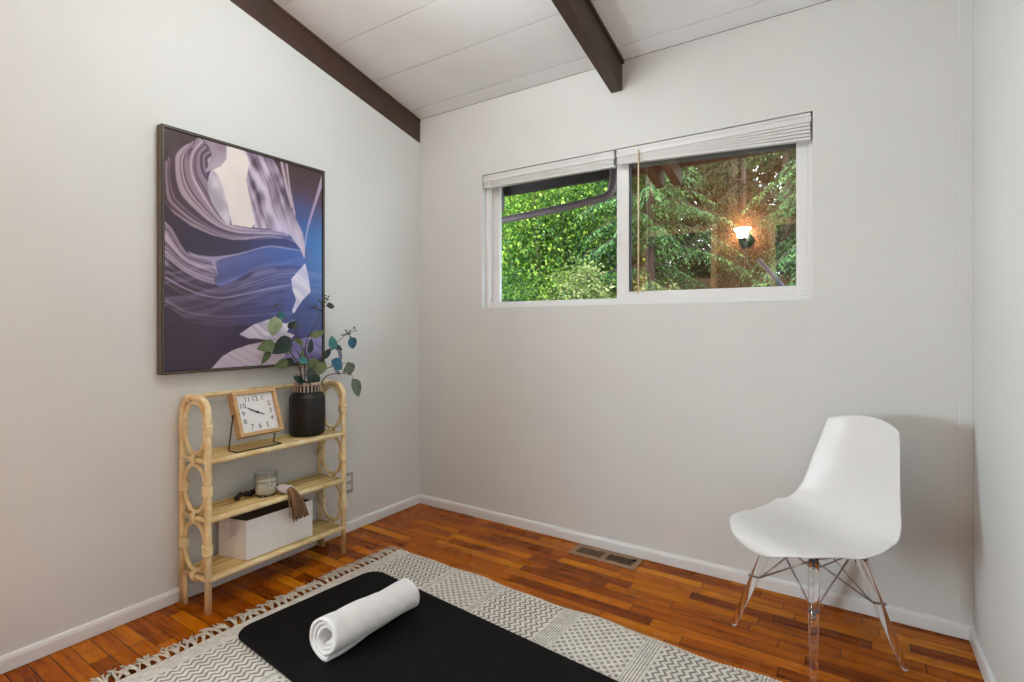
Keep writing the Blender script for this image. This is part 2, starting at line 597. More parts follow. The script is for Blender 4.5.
# ceiling boards with a fine groove between them
b = MB()
edges = [0.0, -0.100] + [-0.100 - 0.303 * k for k in range(1, 12)]
for y1, y0 in zip(edges[:-1], edges[1:]):
    if y1 < REAR: break
    y0 = max(y0, REAR - 0.1)
    a, c = y1 - 0.003, y0 + 0.003
    b.prism([(c, cz(c)), (a, cz(a)), (a, cz(a) + 0.02), (c, cz(c) + 0.02)], 'x', -T, W + T)
    b.prism([(c - 0.006, cz(c) + 0.008), (c, cz(c) + 0.008), (c, cz(c) + 0.02), (c - 0.006, cz(c) + 0.02)], 'x', -T, W + T)
struct(b.build('ceiling', M['ceiling']))
b = MB()
b.prism([(REAR - 0.3, cz(REAR - 0.3) + 0.03), (0.86, cz(0.86) + 0.03), (0.86, cz(0.86) + 0.16), (REAR - 0.3, cz(REAR - 0.3) + 0.16)], 'x', -0.9, W + 0.9)
b.prism([(T, cz(T)), (0.80, cz(0.80)), (0.80, cz(0.80) + 0.03), (T, cz(T) + 0.03)], 'x', -0.9, W + 0.9)
struct(b.build('roof', M['eave']))
b = MB()
b.box(-0.9, W + 0.9, 0.80, 0.84, 2.185, 2.50)
struct(b.build('trim_1', M['eave']))
# beams
b = MB()
def beam(b, x0, x1, h, y0, y1):
    b.prism([(y0, cz(y0) - h), (y1, cz(y1) - h), (y1, cz(y1)), (y0, cz(y0))], 'x', x0, x1)
beam(b, 0.0, 0.006, 0.152, REAR, 0)
b.prism([(REAR, cz(REAR) - 0.016), (0, cz(0) - 0.016), (0, cz(0)), (REAR, cz(REAR))], 'x', 0.006, 0.011)
tag(b.build('ceiling_beam', M['beam'], org=(0.02, -1.7, cz(-1.7) - 0.15)), 'dark brown beam running along the top of the left wall', 'beam')
b = MB()
beam(b, 1.350, 1.410, 0.152, REAR, 0)
b.prism([(REAR, cz(REAR) - 0.016), (0, cz(0) - 0.016), (0, cz(0)), (REAR, cz(REAR))], 'x', 1.410, 1.422)
tag(b.build('ceiling_beam', M['beam'], org=(1.38, -1.7, cz(-1.7) - 0.15)), 'dark brown beam ending on the wall above the window', 'beam')
# baseboards
def base(name, poly, axis, a, c):
    b = MB()
    b.prism(poly, axis, a, c)
    struct(b.build(name, M['trim']))
pr = [(0, 0.003), (0.014, 0.003), (0.014, 0.044), (0.011, 0.054), (0.005, 0.058), (0, 0.058)]
base('baseboard_back', [(-p, q) for p, q in pr], 'x', 0, W)
base('baseboard_left', pr, 'y', REAR, -0.014)
base('baseboard_right', [(W - p, q) for p, q in pr], 'y', REAR, -0.014)
b = MB()
b.box(W - 0.040, W, -0.005, 0.0, 0.058, Z0, 0.0015)
struct(b.build('trim_2', M['wall']))

# ------------------------------------------------------------------ window_1 in the back wall
win = struct(thing('window_1', 'white sliding window looking out on trees', 'window', (1.39, 0.04, 1.28)))
del win['category']
b = MB()
fy0, fy1 = 0.040, 0.125
def ring(b, x0, x1, z0, z1, l, r, bt, tp, y0, y1, bev=0.003):
    b.box(x0, x0 + l, y0, y1, z0, z1, bev)
    b.box(x1 - r, x1, y0, y1, z0, z1, bev)
    b.box(x0 + l, x1 - r, y0, y1, z0, z0 + bt, bev)
    b.box(x0 + l, x1 - r, y0, y1, z1 - tp, z1, bev)
ring(b, WX0, WX1, WZ0, WZ1, 0.024, 0.020, 0.022, 0.03, fy0, fy1)
b.build('window_frame', M['vinyl'], win)
b = MB()
ring(b, 0.539, 1.400, 1.302, 2.058, 0.046, 0.045, 0.016, 0.03, 0.082, 0.112)
s1 = b.build('sash', M['vinyl'], win)
b = MB()
b.box(0.585, 1.355, 0.095, 0.099, 1.318, 2.028)
b.build('pane', M['glass'], s1)
b = MB()
ring(b, 1.362, 2.242, 1.302, 2.058, 0.066, 0.046, 0.046, 0.03, 0.046, 0.078)
s2 = b.build('sash', M['vinyl'], win)
b = MB()
b.box(1.428, 2.196, 0.060, 0.064, 1.348, 2.028)
b.build('pane', M['glass_double'], s2)
b = MB()
b.box(1.4282, 1.440, 0.050, 0.0595, 1.3485, 2.0275)
b.build('weatherstrip', M['dark_strip'], s2)
b = MB()
b.box(1.372, 1.380, 0.038, 0.046, 1.60, 1.66, 0.002)
b.build('latch', M['vinyl'], s2)

# mini blinds pulled up under the head of the window
def blind(name, label, x0, x1, z_top, drop0, drop1, nsl):
    t = thing(name, label, 'blind', ((x0 + x1) / 2, 0.018, z_top), 'raised blinds over the window')
    b = MB()
    hr = 0.040
    b.box(x0, x1, 0.003, 0.034, z_top - hr, z_top - 0.014, 0.002)
    b.box(x0 + 0.002, x1 - 0.002, 0.0045, 0.033, z_top - 0.0125, z_top, 0.001)
    b.box(x0 + 0.01, x1 - 0.01, 0.008, 0.030, z_top - 0.0142, z_top - 0.0123)
    b.build('headrail', M['blind'], t)
    zl, zr = z_top - hr - 0.002, z_top - hr - 0.002
    for k in range(nsl):
        f0 = f1 = k / nsl
        za = zl - (drop0 - 0.012) * f0
        zb = zr - (drop1 - 0.012) * f1
        b = MB()
        n = 5
        vs, fs = [], []
        for i in range(n):
            q = i / (n - 1)
            yy = 0.005 + 0.027 * q
            cr = 0.0018 * (1 - (2 * q - 1) ** 2)
            vs += [(x0 + 0.004, yy, za + cr), (x1 - 0.004, yy, zb + cr)]
            vs += [(x0 + 0.004, yy, za + cr - (drop0 - 0.012) / nsl * 0.80), (x1 - 0.004, yy, zb + cr - (drop1 - 0.012) / nsl * 0.80)]
        for i in range(n - 1):
            o = i * 4
            fs += [(o, o + 1, o + 5, o + 4), (o + 2, o + 6, o + 7, o + 3)]
        fs += [(0, 2, 3, 1), (4 * n - 4, 4 * n - 3, 4 * n - 1, 4 * n - 2)]
        b.add(vs, fs)
        b.build('slat', M['blind'], t)
    b = MB()
    pts = [(x0 + 0.003, zl - drop0), (x1 - 0.003, zr - drop1), (x1 - 0.003, zr - drop1 + 0.012), (x0 + 0.003, zl - drop0 + 0.012)]
    b.prism(pts, 'y', 0.006, 0.031)
    b.build('bottom_rail', M['blind'], t)
    for f in (0.16, 0.5, 0.83):
        x = x0 + (x1 - x0) * f
        zb = zl - drop0 + (drop0 - drop1) * f
        b = MB()
        b.tube([(x, 0.0022, z_top - hr + 0.004), (x + 0.002, 0.0016, z_top - hr - 0.006), (x - 0.002, 0.0018, (z_top - hr + zb) / 2), (x, 0.0022, zb)], 0.0011, 6)
        b.build('ladder_cord', M['blind'], t)
    return t
bl = blind('window_blind', 'raised white mini blind over the left half of the window', 0.520, 1.366, 2.084, 0.034, 0.042, 3)
br = blind('window_blind', 'thicker raised white mini blind over the right half of the window', 1.376, 2.256, 2.084, 0.032, 0.074, 4)
b = MB()
b.tube([(0.586, -0.001, 2.05), (0.587, -0.002, 1.8), (0.585, -0.002, 1.5), (0.586, -0.002, 1.335)], 0.0022, 6)
b.ball((0.586, -0.002, 1.328), 0.006, 8, 1.6)
b.build('pull_cord', M['cord'], bl)
b = MB()
b.tube([(1.497, -0.003, 2.055), (1.497, -0.004, 1.33)], 0.0042, 6)
b.ball((1.497, -0.003, 2.06), 0.005, 8)
b.build('tilt_wand', M['wand'], br)

# ------------------------------------------------------------------ out of view: added side window, doors, sconce, added pendant
w2 = struct(thing('fill_window', 'unseen side window added behind the camera for fill light', 'window', (-0.07, -3.03, 0.44)))
del w2['category']
b = MB()
for y0, y1, z0, z1 in ((SY0, SY0 + 0.04, SZ0, SZ1), (SY1 - 0.04, SY1, SZ0, SZ1), (SY0 + 0.04, SY1 - 0.04, SZ0, SZ0 + 0.04), (SY0 + 0.04, SY1 - 0.04, SZ1 - 0.04, SZ1)):
    b.box(-0.10, -0.04, y0, y1, z0, z1, 0.003)
b.build('window_frame', M['vinyl'], w2)
b = MB()
b.box(-0.072, -0.068, SY0 + 0.04, SY1 - 0.04, SZ0 + 0.04, SZ1 - 0.04)
b.build('pane', M['glass'], w2)

def door(name, x0, x1):
    d = struct(thing(name, 'brown door behind the camera', 'door', ((x0 + x1) / 2, REAR, 0)))
    del d['category']
    b = MB()
    b.box(x0, x1, REAR, REAR + 0.03, 0.005, 2.22, 0.004)
    for z0, z1 in ((0.2, 0.95), (1.1, 2.02)):
        b.box(x0 + 0.12, x1 - 0.12, REAR + 0.03, REAR + 0.038, z0, z1, 0.004)
    b.build('door_leaf', M['brown_door'], d)
    b = MB()
    for a in (x0 - 0.06, x1 + 0.002): b.box(a, a + 0.058, REAR, REAR + 0.035, 0.005, 2.30, 0.004)
    b.box(x0, x1, REAR, REAR + 0.035, 2.225, 2.30, 0.004)
    b.build('door_casing', M['casing'], d)
    b = MB()
    b.ball((x1 - 0.06, REAR + 0.075, 1.0), 0.026)
    b.tube([(x1 - 0.06, REAR + 0.03, 1.0), (x1 - 0.06, REAR + 0.06, 1.0)], 0.011)
    b.build('door_knob', M['chrome'], d)
door('door_1', 0.36, 1.08)
door('door_2', 1.74, 2.52)

sx, sz = 1.425, 2.10
sc = thing('wall_sconce', 'lit wall sconce with a glowing upward glass bowl, mirrored in the right window pane', 'lamp', (sx, REAR, sz))
b = MB()
b.lathe(0, 0, [(0.0, 0.0), (0.075, 0.0), (0.078, 0.008), (0.060, 0.018), (0.0, 0.02)], 24)
b.v = [(sx + 0.02 + p[0], REAR + p[2], sz - 0.01 + p[1]) for p in b.v]
b.build('back_plate', M['green_metal'], sc)
b = MB()
b.tube(bez([(sx, REAR + 0.02, sz - 0.03), (sx, REAR + 0.07, sz - 0.075), (sx, REAR + 0.12, sz - 0.06), (sx, REAR + 0.12, sz - 0.02)], 8), 0.012)
b.lathe(sx, REAR + 0.12, [(0.0, sz - 0.03), (0.034, sz - 0.03), (0.046, sz - 0.005), (0.040, sz + 0.004), (0, sz + 0.004)], 20)
b.build('arm', M['green_metal'], sc)
b = MB()
b.lathe(sx, REAR + 0.12, [(0.0, sz + 0.005), (0.040, sz + 0.006), (0.056, sz + 0.03), (0.064, sz + 0.07), (0.086, sz + 0.105), (0.083, sz + 0.105), (0.05, sz + 0.06), (0.0, sz + 0.03)], 24)
b.build('glass_bowl', M['sconce_glow'], sc)

lx, ly = 1.20, -1.32  # unseen pendant, added to brighten the walls and ceiling
lz = cz(ly)
gz = 2.65
la = thing('fill_pendant', 'unseen opal globe pendant lamp added above the frame to light the room', 'lamp', (lx, ly, lz))
b = MB()
b.lathe(lx, ly, [(0.0, lz - 0.030), (0.03, lz - 0.029), (0.055, lz - 0.018), (0.058, lz + 0.012), (0.0, lz + 0.012)], 28)
b.build('canopy', M['chrome'], la)
b = MB()
b.tube([(lx, ly, lz - 0.028), (lx, ly, gz + 0.115)], 0.006, 8)
b.build('rod', M['chrome'], la)
b = MB()
b.ball((lx, ly, gz), 0.125, 32)
b.build('globe', M['fill_globe'], la)
# ------------------------------------------------------------------ framed canyon print on the left wall
PY0, PY1, PZ0, PZ1 = -1.560, -0.773, 0.969, 1.998
pic = thing('framed_picture', 'large framed purple and blue canyon print on the left wall', 'picture', (0, (PY0 + PY1) / 2, PZ0))
b = MB()
fw = 0.010
for y0, y1, z0, z1 in ((PY0, PY0 + fw, PZ0, PZ1), (PY1 - fw, PY1, PZ0, PZ1), (PY0 + fw, PY1 - fw, PZ0, PZ0 + fw), (PY0 + fw, PY1 - fw, PZ1 - fw, PZ1)):
    b.box(0.0005, 0.042, y0, y1, z0, z1, 0.001)
b.build('frame', M['frame_bronze'], pic)
b = MB()
fi = 0.012
for y0, y1, z0, z1 in ((PY0 + fw, PY0 + fi, PZ0 + fw, PZ1 - fw), (PY1 - fi, PY1 - fw, PZ0 + fw, PZ1 - fw), (PY0 + fi, PY1 - fi, PZ0 + fw, PZ0 + fi), (PY0 + fi, PY1 - fi, PZ1 - fi, PZ1 - fw)):
    b.box(0.002, 0.0405, y0, y1, z0, z1)
for y0, y1, z0, z1 in ((PY0 + 0.001, PY0 + 0.0045, PZ0 + 0.001, PZ1 - 0.001), (PY1 - 0.0045, PY1 - 0.001, PZ0 + 0.001, PZ1 - 0.001), (PY0 + 0.0045, PY1 - 0.0045, PZ0 + 0.001, PZ0 + 0.0045), (PY0 + 0.0045, PY1 - 0.0045, PZ1 - 0.0045, PZ1 - 0.001)):
    b.box(0.041, 0.0435, y0, y1, z0, z1)
b.box(0.002, 0.020, PY0 + fi, PY1 - fi, PZ0 + fi, PZ1 - fi)
b.build('frame_liner', M['frame_edge'], pic)

ART_POLYS = {
    'cream': [(0.334,1.012),(0.438,1.001),(0.459,0.979),(0.475,0.943),(0.454,0.867),(0.469,0.812),(0.488,0.748),(0.509,0.673),(0.49,0.648),(0.368,0.646),(0.344,0.718),(0.3,0.821),(0.254,0.875),(0.3,0.898),(0.334,0.938)],
    'lilac_top': [(0.177,1.012),(0.272,1.005),(0.336,1.001),(0.336,0.935),(0.3,0.898),(0.249,0.874),(0.217,0.86),(0.249,0.935),(0.226,0.979)],
    'veil': [(0.249,0.874),(0.286,0.855),(0.315,0.805),(0.344,0.727),(0.358,0.645),(0.315,0.662),(0.249,0.731),(0.226,0.808)],
    'cliff': [(0.438,1.001),(0.527,1.001),(0.632,0.995),(0.695,0.92),(0.748,0.817),(0.784,0.743),(0.846,0.663),(0.865,0.592),(0.859,0.534),(0.827,0.582),(0.748,0.646),(0.604,0.656),(0.488,0.652),(0.501,0.692),(0.48,0.766),(0.459,0.82),(0.454,0.871),(0.475,0.943)],
    'rightdark': [(0.527,1.008),(1.023,1.008),(1.016,0.617),(0.865,0.592),(0.846,0.663),(0.784,0.743),(0.748,0.817),(0.695,0.92),(0.632,0.995)],
    'streak1': [(0.68,1.0),(0.701,0.998),(0.736,0.887),(0.772,0.789),(0.76,0.777),(0.718,0.873)],
    'streak2': [(0.718,0.996),(0.733,0.997),(0.754,0.879),(0.784,0.781),(0.797,0.737),(0.778,0.755),(0.742,0.877)],
    'ray': [(1.016,0.993),(1.016,0.963),(0.949,0.822),(0.891,0.69),(0.868,0.598),(0.862,0.627),(0.891,0.732),(0.949,0.869),(0.996,0.985)],
    'darkwedge': [(0.004,0.692),(0.053,0.652),(0.137,0.614),(0.249,0.588),(0.368,0.579),(0.522,0.596),(0.718,0.624),(0.846,0.596),(0.778,0.577),(0.604,0.576),(0.418,0.524),(0.272,0.495),(0.181,0.492),(0.12,0.503),(0.086,0.532),(0.048,0.59),(0.004,0.632)],
    'bluemid': [(0.282,0.479),(0.418,0.517),(0.604,0.568),(0.778,0.577),(0.859,0.534),(0.868,0.501),(0.718,0.49),(0.562,0.468),(0.469,0.437),(0.368,0.385),(0.3,0.36),(0.263,0.387),(0.282,0.425)],
    'white1': [(0.76,0.423),(0.865,0.509),(0.891,0.445),(0.907,0.363),(0.846,0.322),(0.778,0.25),(0.766,0.262),(0.797,0.321),(0.772,0.366)],
    'shard1': [(0.413,0.15),(0.495,0.192),(0.604,0.22),(0.718,0.2),(0.784,0.217),(0.718,0.149),(0.632,0.116),(0.527,0.129),(0.469,0.13)],
    'shard2': [(0.244,-0.003),(0.31,0.052),(0.368,0.076),(0.469,0.1),(0.632,0.12),(0.718,0.159),(0.784,0.142),(0.718,0.088),(0.707,-0.014),(0.495,-0.009)],
    'shard3': [(0.718,0.088),(0.797,0.117),(1.002,0.146),(1.002,0.026),(0.871,-0.001),(0.707,-0.016)],
    'brownwedge': [(0.344,0.073),(0.405,0.124),(0.527,0.129),(0.632,0.116),(0.469,0.096)],
    'darkBL': [(0.004,0.265),(0.073,0.232),(0.159,0.198),(0.272,0.184),(0.522,0.192),(0.418,0.15),(0.368,0.076),(0.244,-0.003),(0.004,-0.007)],
    'topleft': [(0.004,1.012),(0.181,1.009),(0.137,0.968),(0.073,0.933),(0.032,0.897),(0.004,0.861)],
    'swirl': [(0.004,0.857),(0.032,0.897),(0.073,0.933),(0.137,0.968),(0.177,1.001),(0.226,0.979),(0.249,0.935),(0.217,0.86),(0.249,0.731),(0.315,0.662),(0.368,0.646),(0.495,0.649),(0.604,0.656),(0.748,0.646),(0.846,0.596),(0.718,0.624),(0.522,0.596),(0.368,0.579),(0.249,0.588),(0.137,0.614),(0.053,0.652),(0.004,0.692)],
    'lower': [(0.004,0.632),(0.048,0.59),(0.086,0.532),(0.12,0.503),(0.181,0.492),(0.272,0.495),(0.282,0.479),(0.282,0.425),(0.263,0.387),(0.3,0.36),(0.368,0.385),(0.469,0.437),(0.562,0.468),(0.718,0.49),(0.868,0.501),(0.772,0.423),(0.772,0.366),(0.797,0.321),(0.766,0.262),(0.784,0.217),(0.718,0.2),(0.604,0.22),(0.522,0.192),(0.272,0.184),(0.159,0.198),(0.073,0.232),(0.004,0.265)],
    'crest': [(0.12,0.503),(0.181,0.492),(0.272,0.495),(0.418,0.524),(0.604,0.576),(0.778,0.577),(0.846,0.569),(0.604,0.568),(0.418,0.517),(0.282,0.479),(0.272,0.453),(0.286,0.408),(0.267,0.438),(0.244,0.473),(0.159,0.483)],
}
ART_SWIRL = [(0, [(0.004, 0.857), (0.004, 0.77), (0.012, 0.704), (0.073, 0.662), (0.181, 0.62), (0.368, 0.587), (0.632, 0.623), (0.84, 0.6)]), (0.35, [(0.116, 0.963), (0.048, 0.897), (0.032, 0.809), (0.061, 0.745), (0.137, 0.688), (0.249, 0.632), (0.418, 0.611), (0.632, 0.639), (0.827, 0.615)]), (0.7, [(0.181, 0.985), (0.12, 0.929), (0.107, 0.857), (0.137, 0.784), (0.215, 0.708), (0.308, 0.654), (0.469, 0.636), (0.718, 0.649)]), (1.0, [(0.212, 0.967), (0.177, 0.924), (0.177, 0.853), (0.226, 0.79), (0.284, 0.7), (0.344, 0.651), (0.469, 0.646), (0.632, 0.655)])]
ART_LOWER = [(0, [(0.004, 0.632), (0.048, 0.59), (0.09, 0.529), (0.137, 0.496), (0.272, 0.486)]), (0.25, [(0.004, 0.568), (0.073, 0.49), (0.159, 0.448), (0.265, 0.425)]), (0.5, [(0.004, 0.467), (0.094, 0.414), (0.226, 0.369), (0.368, 0.371), (0.576, 0.452), (0.868, 0.488)]), (0.75, [(0.004, 0.366), (0.116, 0.32), (0.272, 0.293), (0.469, 0.31), (0.748, 0.344)]), (1.0, [(0.004, 0.265), (0.116, 0.219), (0.296, 0.199), (0.522, 0.199), (0.778, 0.2)])]

def art_colors(nu, nv):
    U, V = np.meshgrid(np.linspace(0, 1, nu), np.linspace(0, 1, nv))
    rs = np.random.RandomState(5)
    def inside(poly, U=U, V=V):
        r = np.zeros(U.shape, bool)
        n = len(poly)
        for i in range(n):
            x0, y0 = poly[i]
            x1, y1 = poly[(i + 1) % n]
            if y0 == y1: continue
            c = ((y0 > V) != (y1 > V)) & (U < (x1 - x0) * (V - y0) / (y1 - y0) + x0)
            r ^= c
        return r
    def dist(line):
        d = np.full(U.shape, 9.0)
        for (x0, y0), (x1, y1) in zip(line[:-1], line[1:]):
            dx, dy = x1 - x0, y1 - y0
            t = np.clip(((U - x0) * dx + (V - y0) * dy) / (dx * dx + dy * dy + 1e-9), 0, 1)
            d = np.minimum(d, np.hypot(U - x0 - t * dx, (V - y0 - t * dy) * 1.3))
        return d
    def smooth(line):
        return [tuple(p[:2]) for p in bez([(x, y, 0) for x, y in line], 6)]
    def smooth_closed(poly):
        if len(poly) < 8 or poly in (ART_POLYS['shard1'], ART_POLYS['shard2'], ART_POLYS['white1'], ART_POLYS['cream']): return poly
        n = len(poly)
        out = []
        for i in range(n):
            a, b_, c, d = (np.array(poly[(i + q - 1) % n]) for q in range(4))
            for t in (0, .25, .5, .75):
                out.append(tuple(0.5 * ((2 * b_) + (c - a) * t * .8 + (2 * a - 5 * b_ + 4 * c - d) * t * t * .8 + (b_ - b_) * t + (3 * b_ - a - 3 * c + d) * t ** 3 * .8 + (c - b_) * 2 * .2 * t)))
        return out
    def field(guides):
        num = np.zeros(U.shape)
        den = np.zeros(U.shape)
        for t, g in guides:
            w = 1 / (dist(smooth(g)) + 0.004) ** 1.6
            num += w * t
            den += w
        return num / den
    def wob(x, seed, k=256):
        r = np.random.RandomState(seed).rand(k)
        i = np.floor(x).astype(int)
        f = x - i
        f = f * f * (3 - 2 * f)
        return r[i % k] * (1 - f) + r[(i + 1) % k] * f
    def noise2(su, sv, seed):
        r = np.random.RandomState(seed).rand(64, 64)
        x, y = U * su, V * sv
        i, j = np.floor(x).astype(int), np.floor(y).astype(int)
        f, g = x - i, y - j
        f = f * f * (3 - 2 * f)
        g = g * g * (3 - 2 * g)
        a = r[j % 64, i % 64] * (1 - f) + r[j % 64, (i + 1) % 64] * f
        c = r[(j + 1) % 64, i % 64] * (1 - f) + r[(j + 1) % 64, (i + 1) % 64] * f
        return a * (1 - g) + c * g
    L = lambda *c: np.array([lin(q) for q in c])
    def ramp(t, stops):
        xs = [s[0] for s in stops]
        return np.stack([np.interp(t, xs, [s[1][k] for s in stops]) for k in range(3)], -1)
    n1 = noise2(7, 7, 1) * 0.6 + noise2(16, 16, 2) * 0.4
    # ground: plum at the foot, slate blue to the right
    col = ramp(U * 0.75 + (n1 - 0.5) * 0.25, [(0, L(74, 60, 84)), (0.3, L(78, 66, 104)), (0.55, L(72, 82, 140)), (0.75, L(62, 100, 168))])
    low = np.clip((0.42 - V) / 0.35, 0, 1)[..., None]
    col = col * (1 - low) + ramp(U, [(0, L(58, 46, 60)), (0.5, L(62, 52, 84)), (1, L(74, 76, 124))]) * low
    def put(name, c, amt=1.0):
        nonlocal col
        k = inside(smooth_closed(ART_POLYS[name]))
        if isinstance(c, np.ndarray) and c.ndim == 3: col[k] = col[k] * (1 - amt) + c[k] * amt
        else: col[k] = col[k] * (1 - amt) + c * amt
    # right side: brown shade falling to blue
    put('rightdark', ramp(V + (n1 - 0.5) * 0.12, [(0.58, L(46, 110, 182)), (0.70, L(60, 88, 150)), (0.80, L(74, 68, 104)), (0.88, L(78, 58, 70)), (1.0, L(74, 54, 56))]))
    rb = np.clip((U - 0.86) / 0.14, 0, 1)[..., None] * np.clip(1 - np.abs(V - 0.55) / 0.28, 0, 1)[..., None]
    col = col * (1 - rb) + L(58, 122, 190) * rb
    # lower strata
    t = field(ART_LOWER)
    k = inside(ART_POLYS['lower'])
    s = wob(t * 30 + n1 * 1.2, 11) * 0.45 + wob(t * 76 + n1 * 1.8, 12) * 0.55
    lt = ramp(np.clip(U * 1.0, 0, 1), [(0, L(182, 162, 178)), (0.35, L(164, 152, 184)), (0.7, L(134, 140, 196)), (1, L(100, 136, 198))])
    dk = ramp(np.clip(U * 1.0, 0, 1), [(0, L(66, 48, 60)), (0.35, L(70, 56, 86)), (0.7, L(66, 74, 134)), (1, L(54, 92, 168))])
    fade = np.clip((V - 0.17) / 0.24, 0.12, 1) * np.clip(1.25 - U * 0.7, 0.35, 1)
    a = (np.clip((s - 0.36) * 2.6, 0, 1) * fade)[..., None]
    q = dk * (1 - a) + lt * a
    col[k] = q[k]
    # fine lit edges sweeping over the blue lower half
    fl = np.clip(wob((V + 0.10 * np.cos(U * 3.0 + 0.6) + n1 * 0.03) * 70, 51) * 1.7 - 0.95, 0, 1) * np.clip((V - 0.15) / 0.1, 0, 1) * np.clip((0.56 - V) / 0.1, 0, 1)
    col = col * (1 - fl[..., None] * 0.34) + L(170, 164, 206) * fl[..., None] * 0.34
    put('darkBL', ramp(n1 * 0.5 + U * 0.5, [(0, L(62, 48, 60)), (1, L(66, 54, 84))]), 0.85)
    # dark hollow and blue hollow
    put('darkwedge', ramp(U + (n1 - 0.5) * 0.3, [(0, L(60, 46, 58)), (0.45, L(58, 50, 82)), (0.8, L(56, 62, 122)), (1, L(66, 92, 160))]))
    put('bluemid', ramp(U + (n1 - 0.5) * 0.25, [(0.25, L(84, 78, 114)), (0.5, L(74, 84, 142)), (0.8, L(60, 92, 166)), (1, L(56, 110, 186))]))
    glow = np.clip((0.575 - V) / 0.14, 0, 1) * np.clip(wob((V - 0.28 * U) * 60 + n1 * 2, 52) * 1.3 - 0.3, 0, 1) * inside(smooth_closed(ART_POLYS['bluemid']))
    col = col * (1 - glow[..., None] * 0.45) + L(138, 142, 204) * glow[..., None] * 0.45
    put('crest', ramp(U, [(0, L(176, 162, 184)), (0.5, L(150, 146, 188)), (1, L(120, 136, 194))]), 0.8)
    # upper swirl of thin layers
    put('topleft', ramp(n1 + (U - V) * 0.2, [(0, L(60, 42, 44)), (1, L(96, 70, 72))]))
    t = field(ART_SWIRL)
    k = inside(ART_POLYS['swirl'])
    s = wob(t * 14 + n1 * 0.8, 21) * 0.55 + wob(t * 40 + n1 * 1.2, 22) * 0.45
    lt = ramp(U, [(0, L(176, 152, 164)), (0.4, L(196, 180, 196)), (0.8, L(164, 160, 198))])
    dk = ramp(U, [(0, L(72, 50, 58)), (0.4, L(84, 70, 98)), (0.8, L(84, 86, 140))])
    a = np.clip((s - 0.30) * 2.7, 0, 1)[..., None]
    q = dk * (1 - a) + lt * a
    col[k] = q[k]
    # cliff faces round the bright opening
    f1 = wob((U * 1.0 + V * 0.32 + 0.25 * V * V) * 26 + n1 * 2.0, 31) * 0.5 + wob((U * 1.0 + V * 0.5) * 75 + n1 * 3, 32) * 0.5
    put('cliff', ramp(f1 * 0.7 + noise2(26, 20, 8) * 0.3, [(0.25, L(78, 64, 82)), (0.42, L(138, 122, 142)), (0.66, L(200, 188, 208))]))
    brt = np.clip((0.80 - V) / 0.14, 0, 1)[..., None] * np.clip((U - 0.56) / 0.12, 0, 1)[..., None] * inside(ART_POLYS['cliff'])[..., None]
    col = col * (1 - brt * 0.7) + L(204, 196, 222) * brt * 0.7
    put('lilac_top', ramp(n1, [(0.2, L(140, 122, 138)), (0.8, L(186, 172, 184))]))
    put('cream', ramp(n1, [(0.2, L(216, 208, 206)), (0.8, L(228, 220, 216))]))
    put('veil', ramp(noise2(30, 22, 9), [(0.2, L(166, 156, 172)), (0.8, L(204, 196, 208))]))
    for nme in ('streak1', 'streak2'): put(nme, L(176, 158, 172))
    put('ray', ramp(V, [(0.58, L(132, 146, 206)), (0.8, L(160, 142, 176)), (1, L(176, 156, 168))]))
    # pale shards
    f2 = wob((U * 0.5 + V) * 60 + n1 * 3, 41)
    put('white1', ramp(f2, [(0.1, L(190, 190, 224)), (0.9, L(222, 220, 238))]))
    put('shard1', ramp(f2, [(0.1, L(186, 178, 204)), (0.8, L(226, 220, 232))]))
    put('brownwedge', L(70, 54, 76))
    put('shard2', ramp(f2 * 0.6 + U * 0.2, [(0.1, L(178, 164, 188)), (0.7, L(214, 202, 210))]))
    put('shard3', ramp(f2 * 0.7, [(0.1, L(130, 122, 180)), (0.7, L(168, 158, 208))]))
    col = col * 1.06 - 0.004
    return np.clip(col, 0, 1)

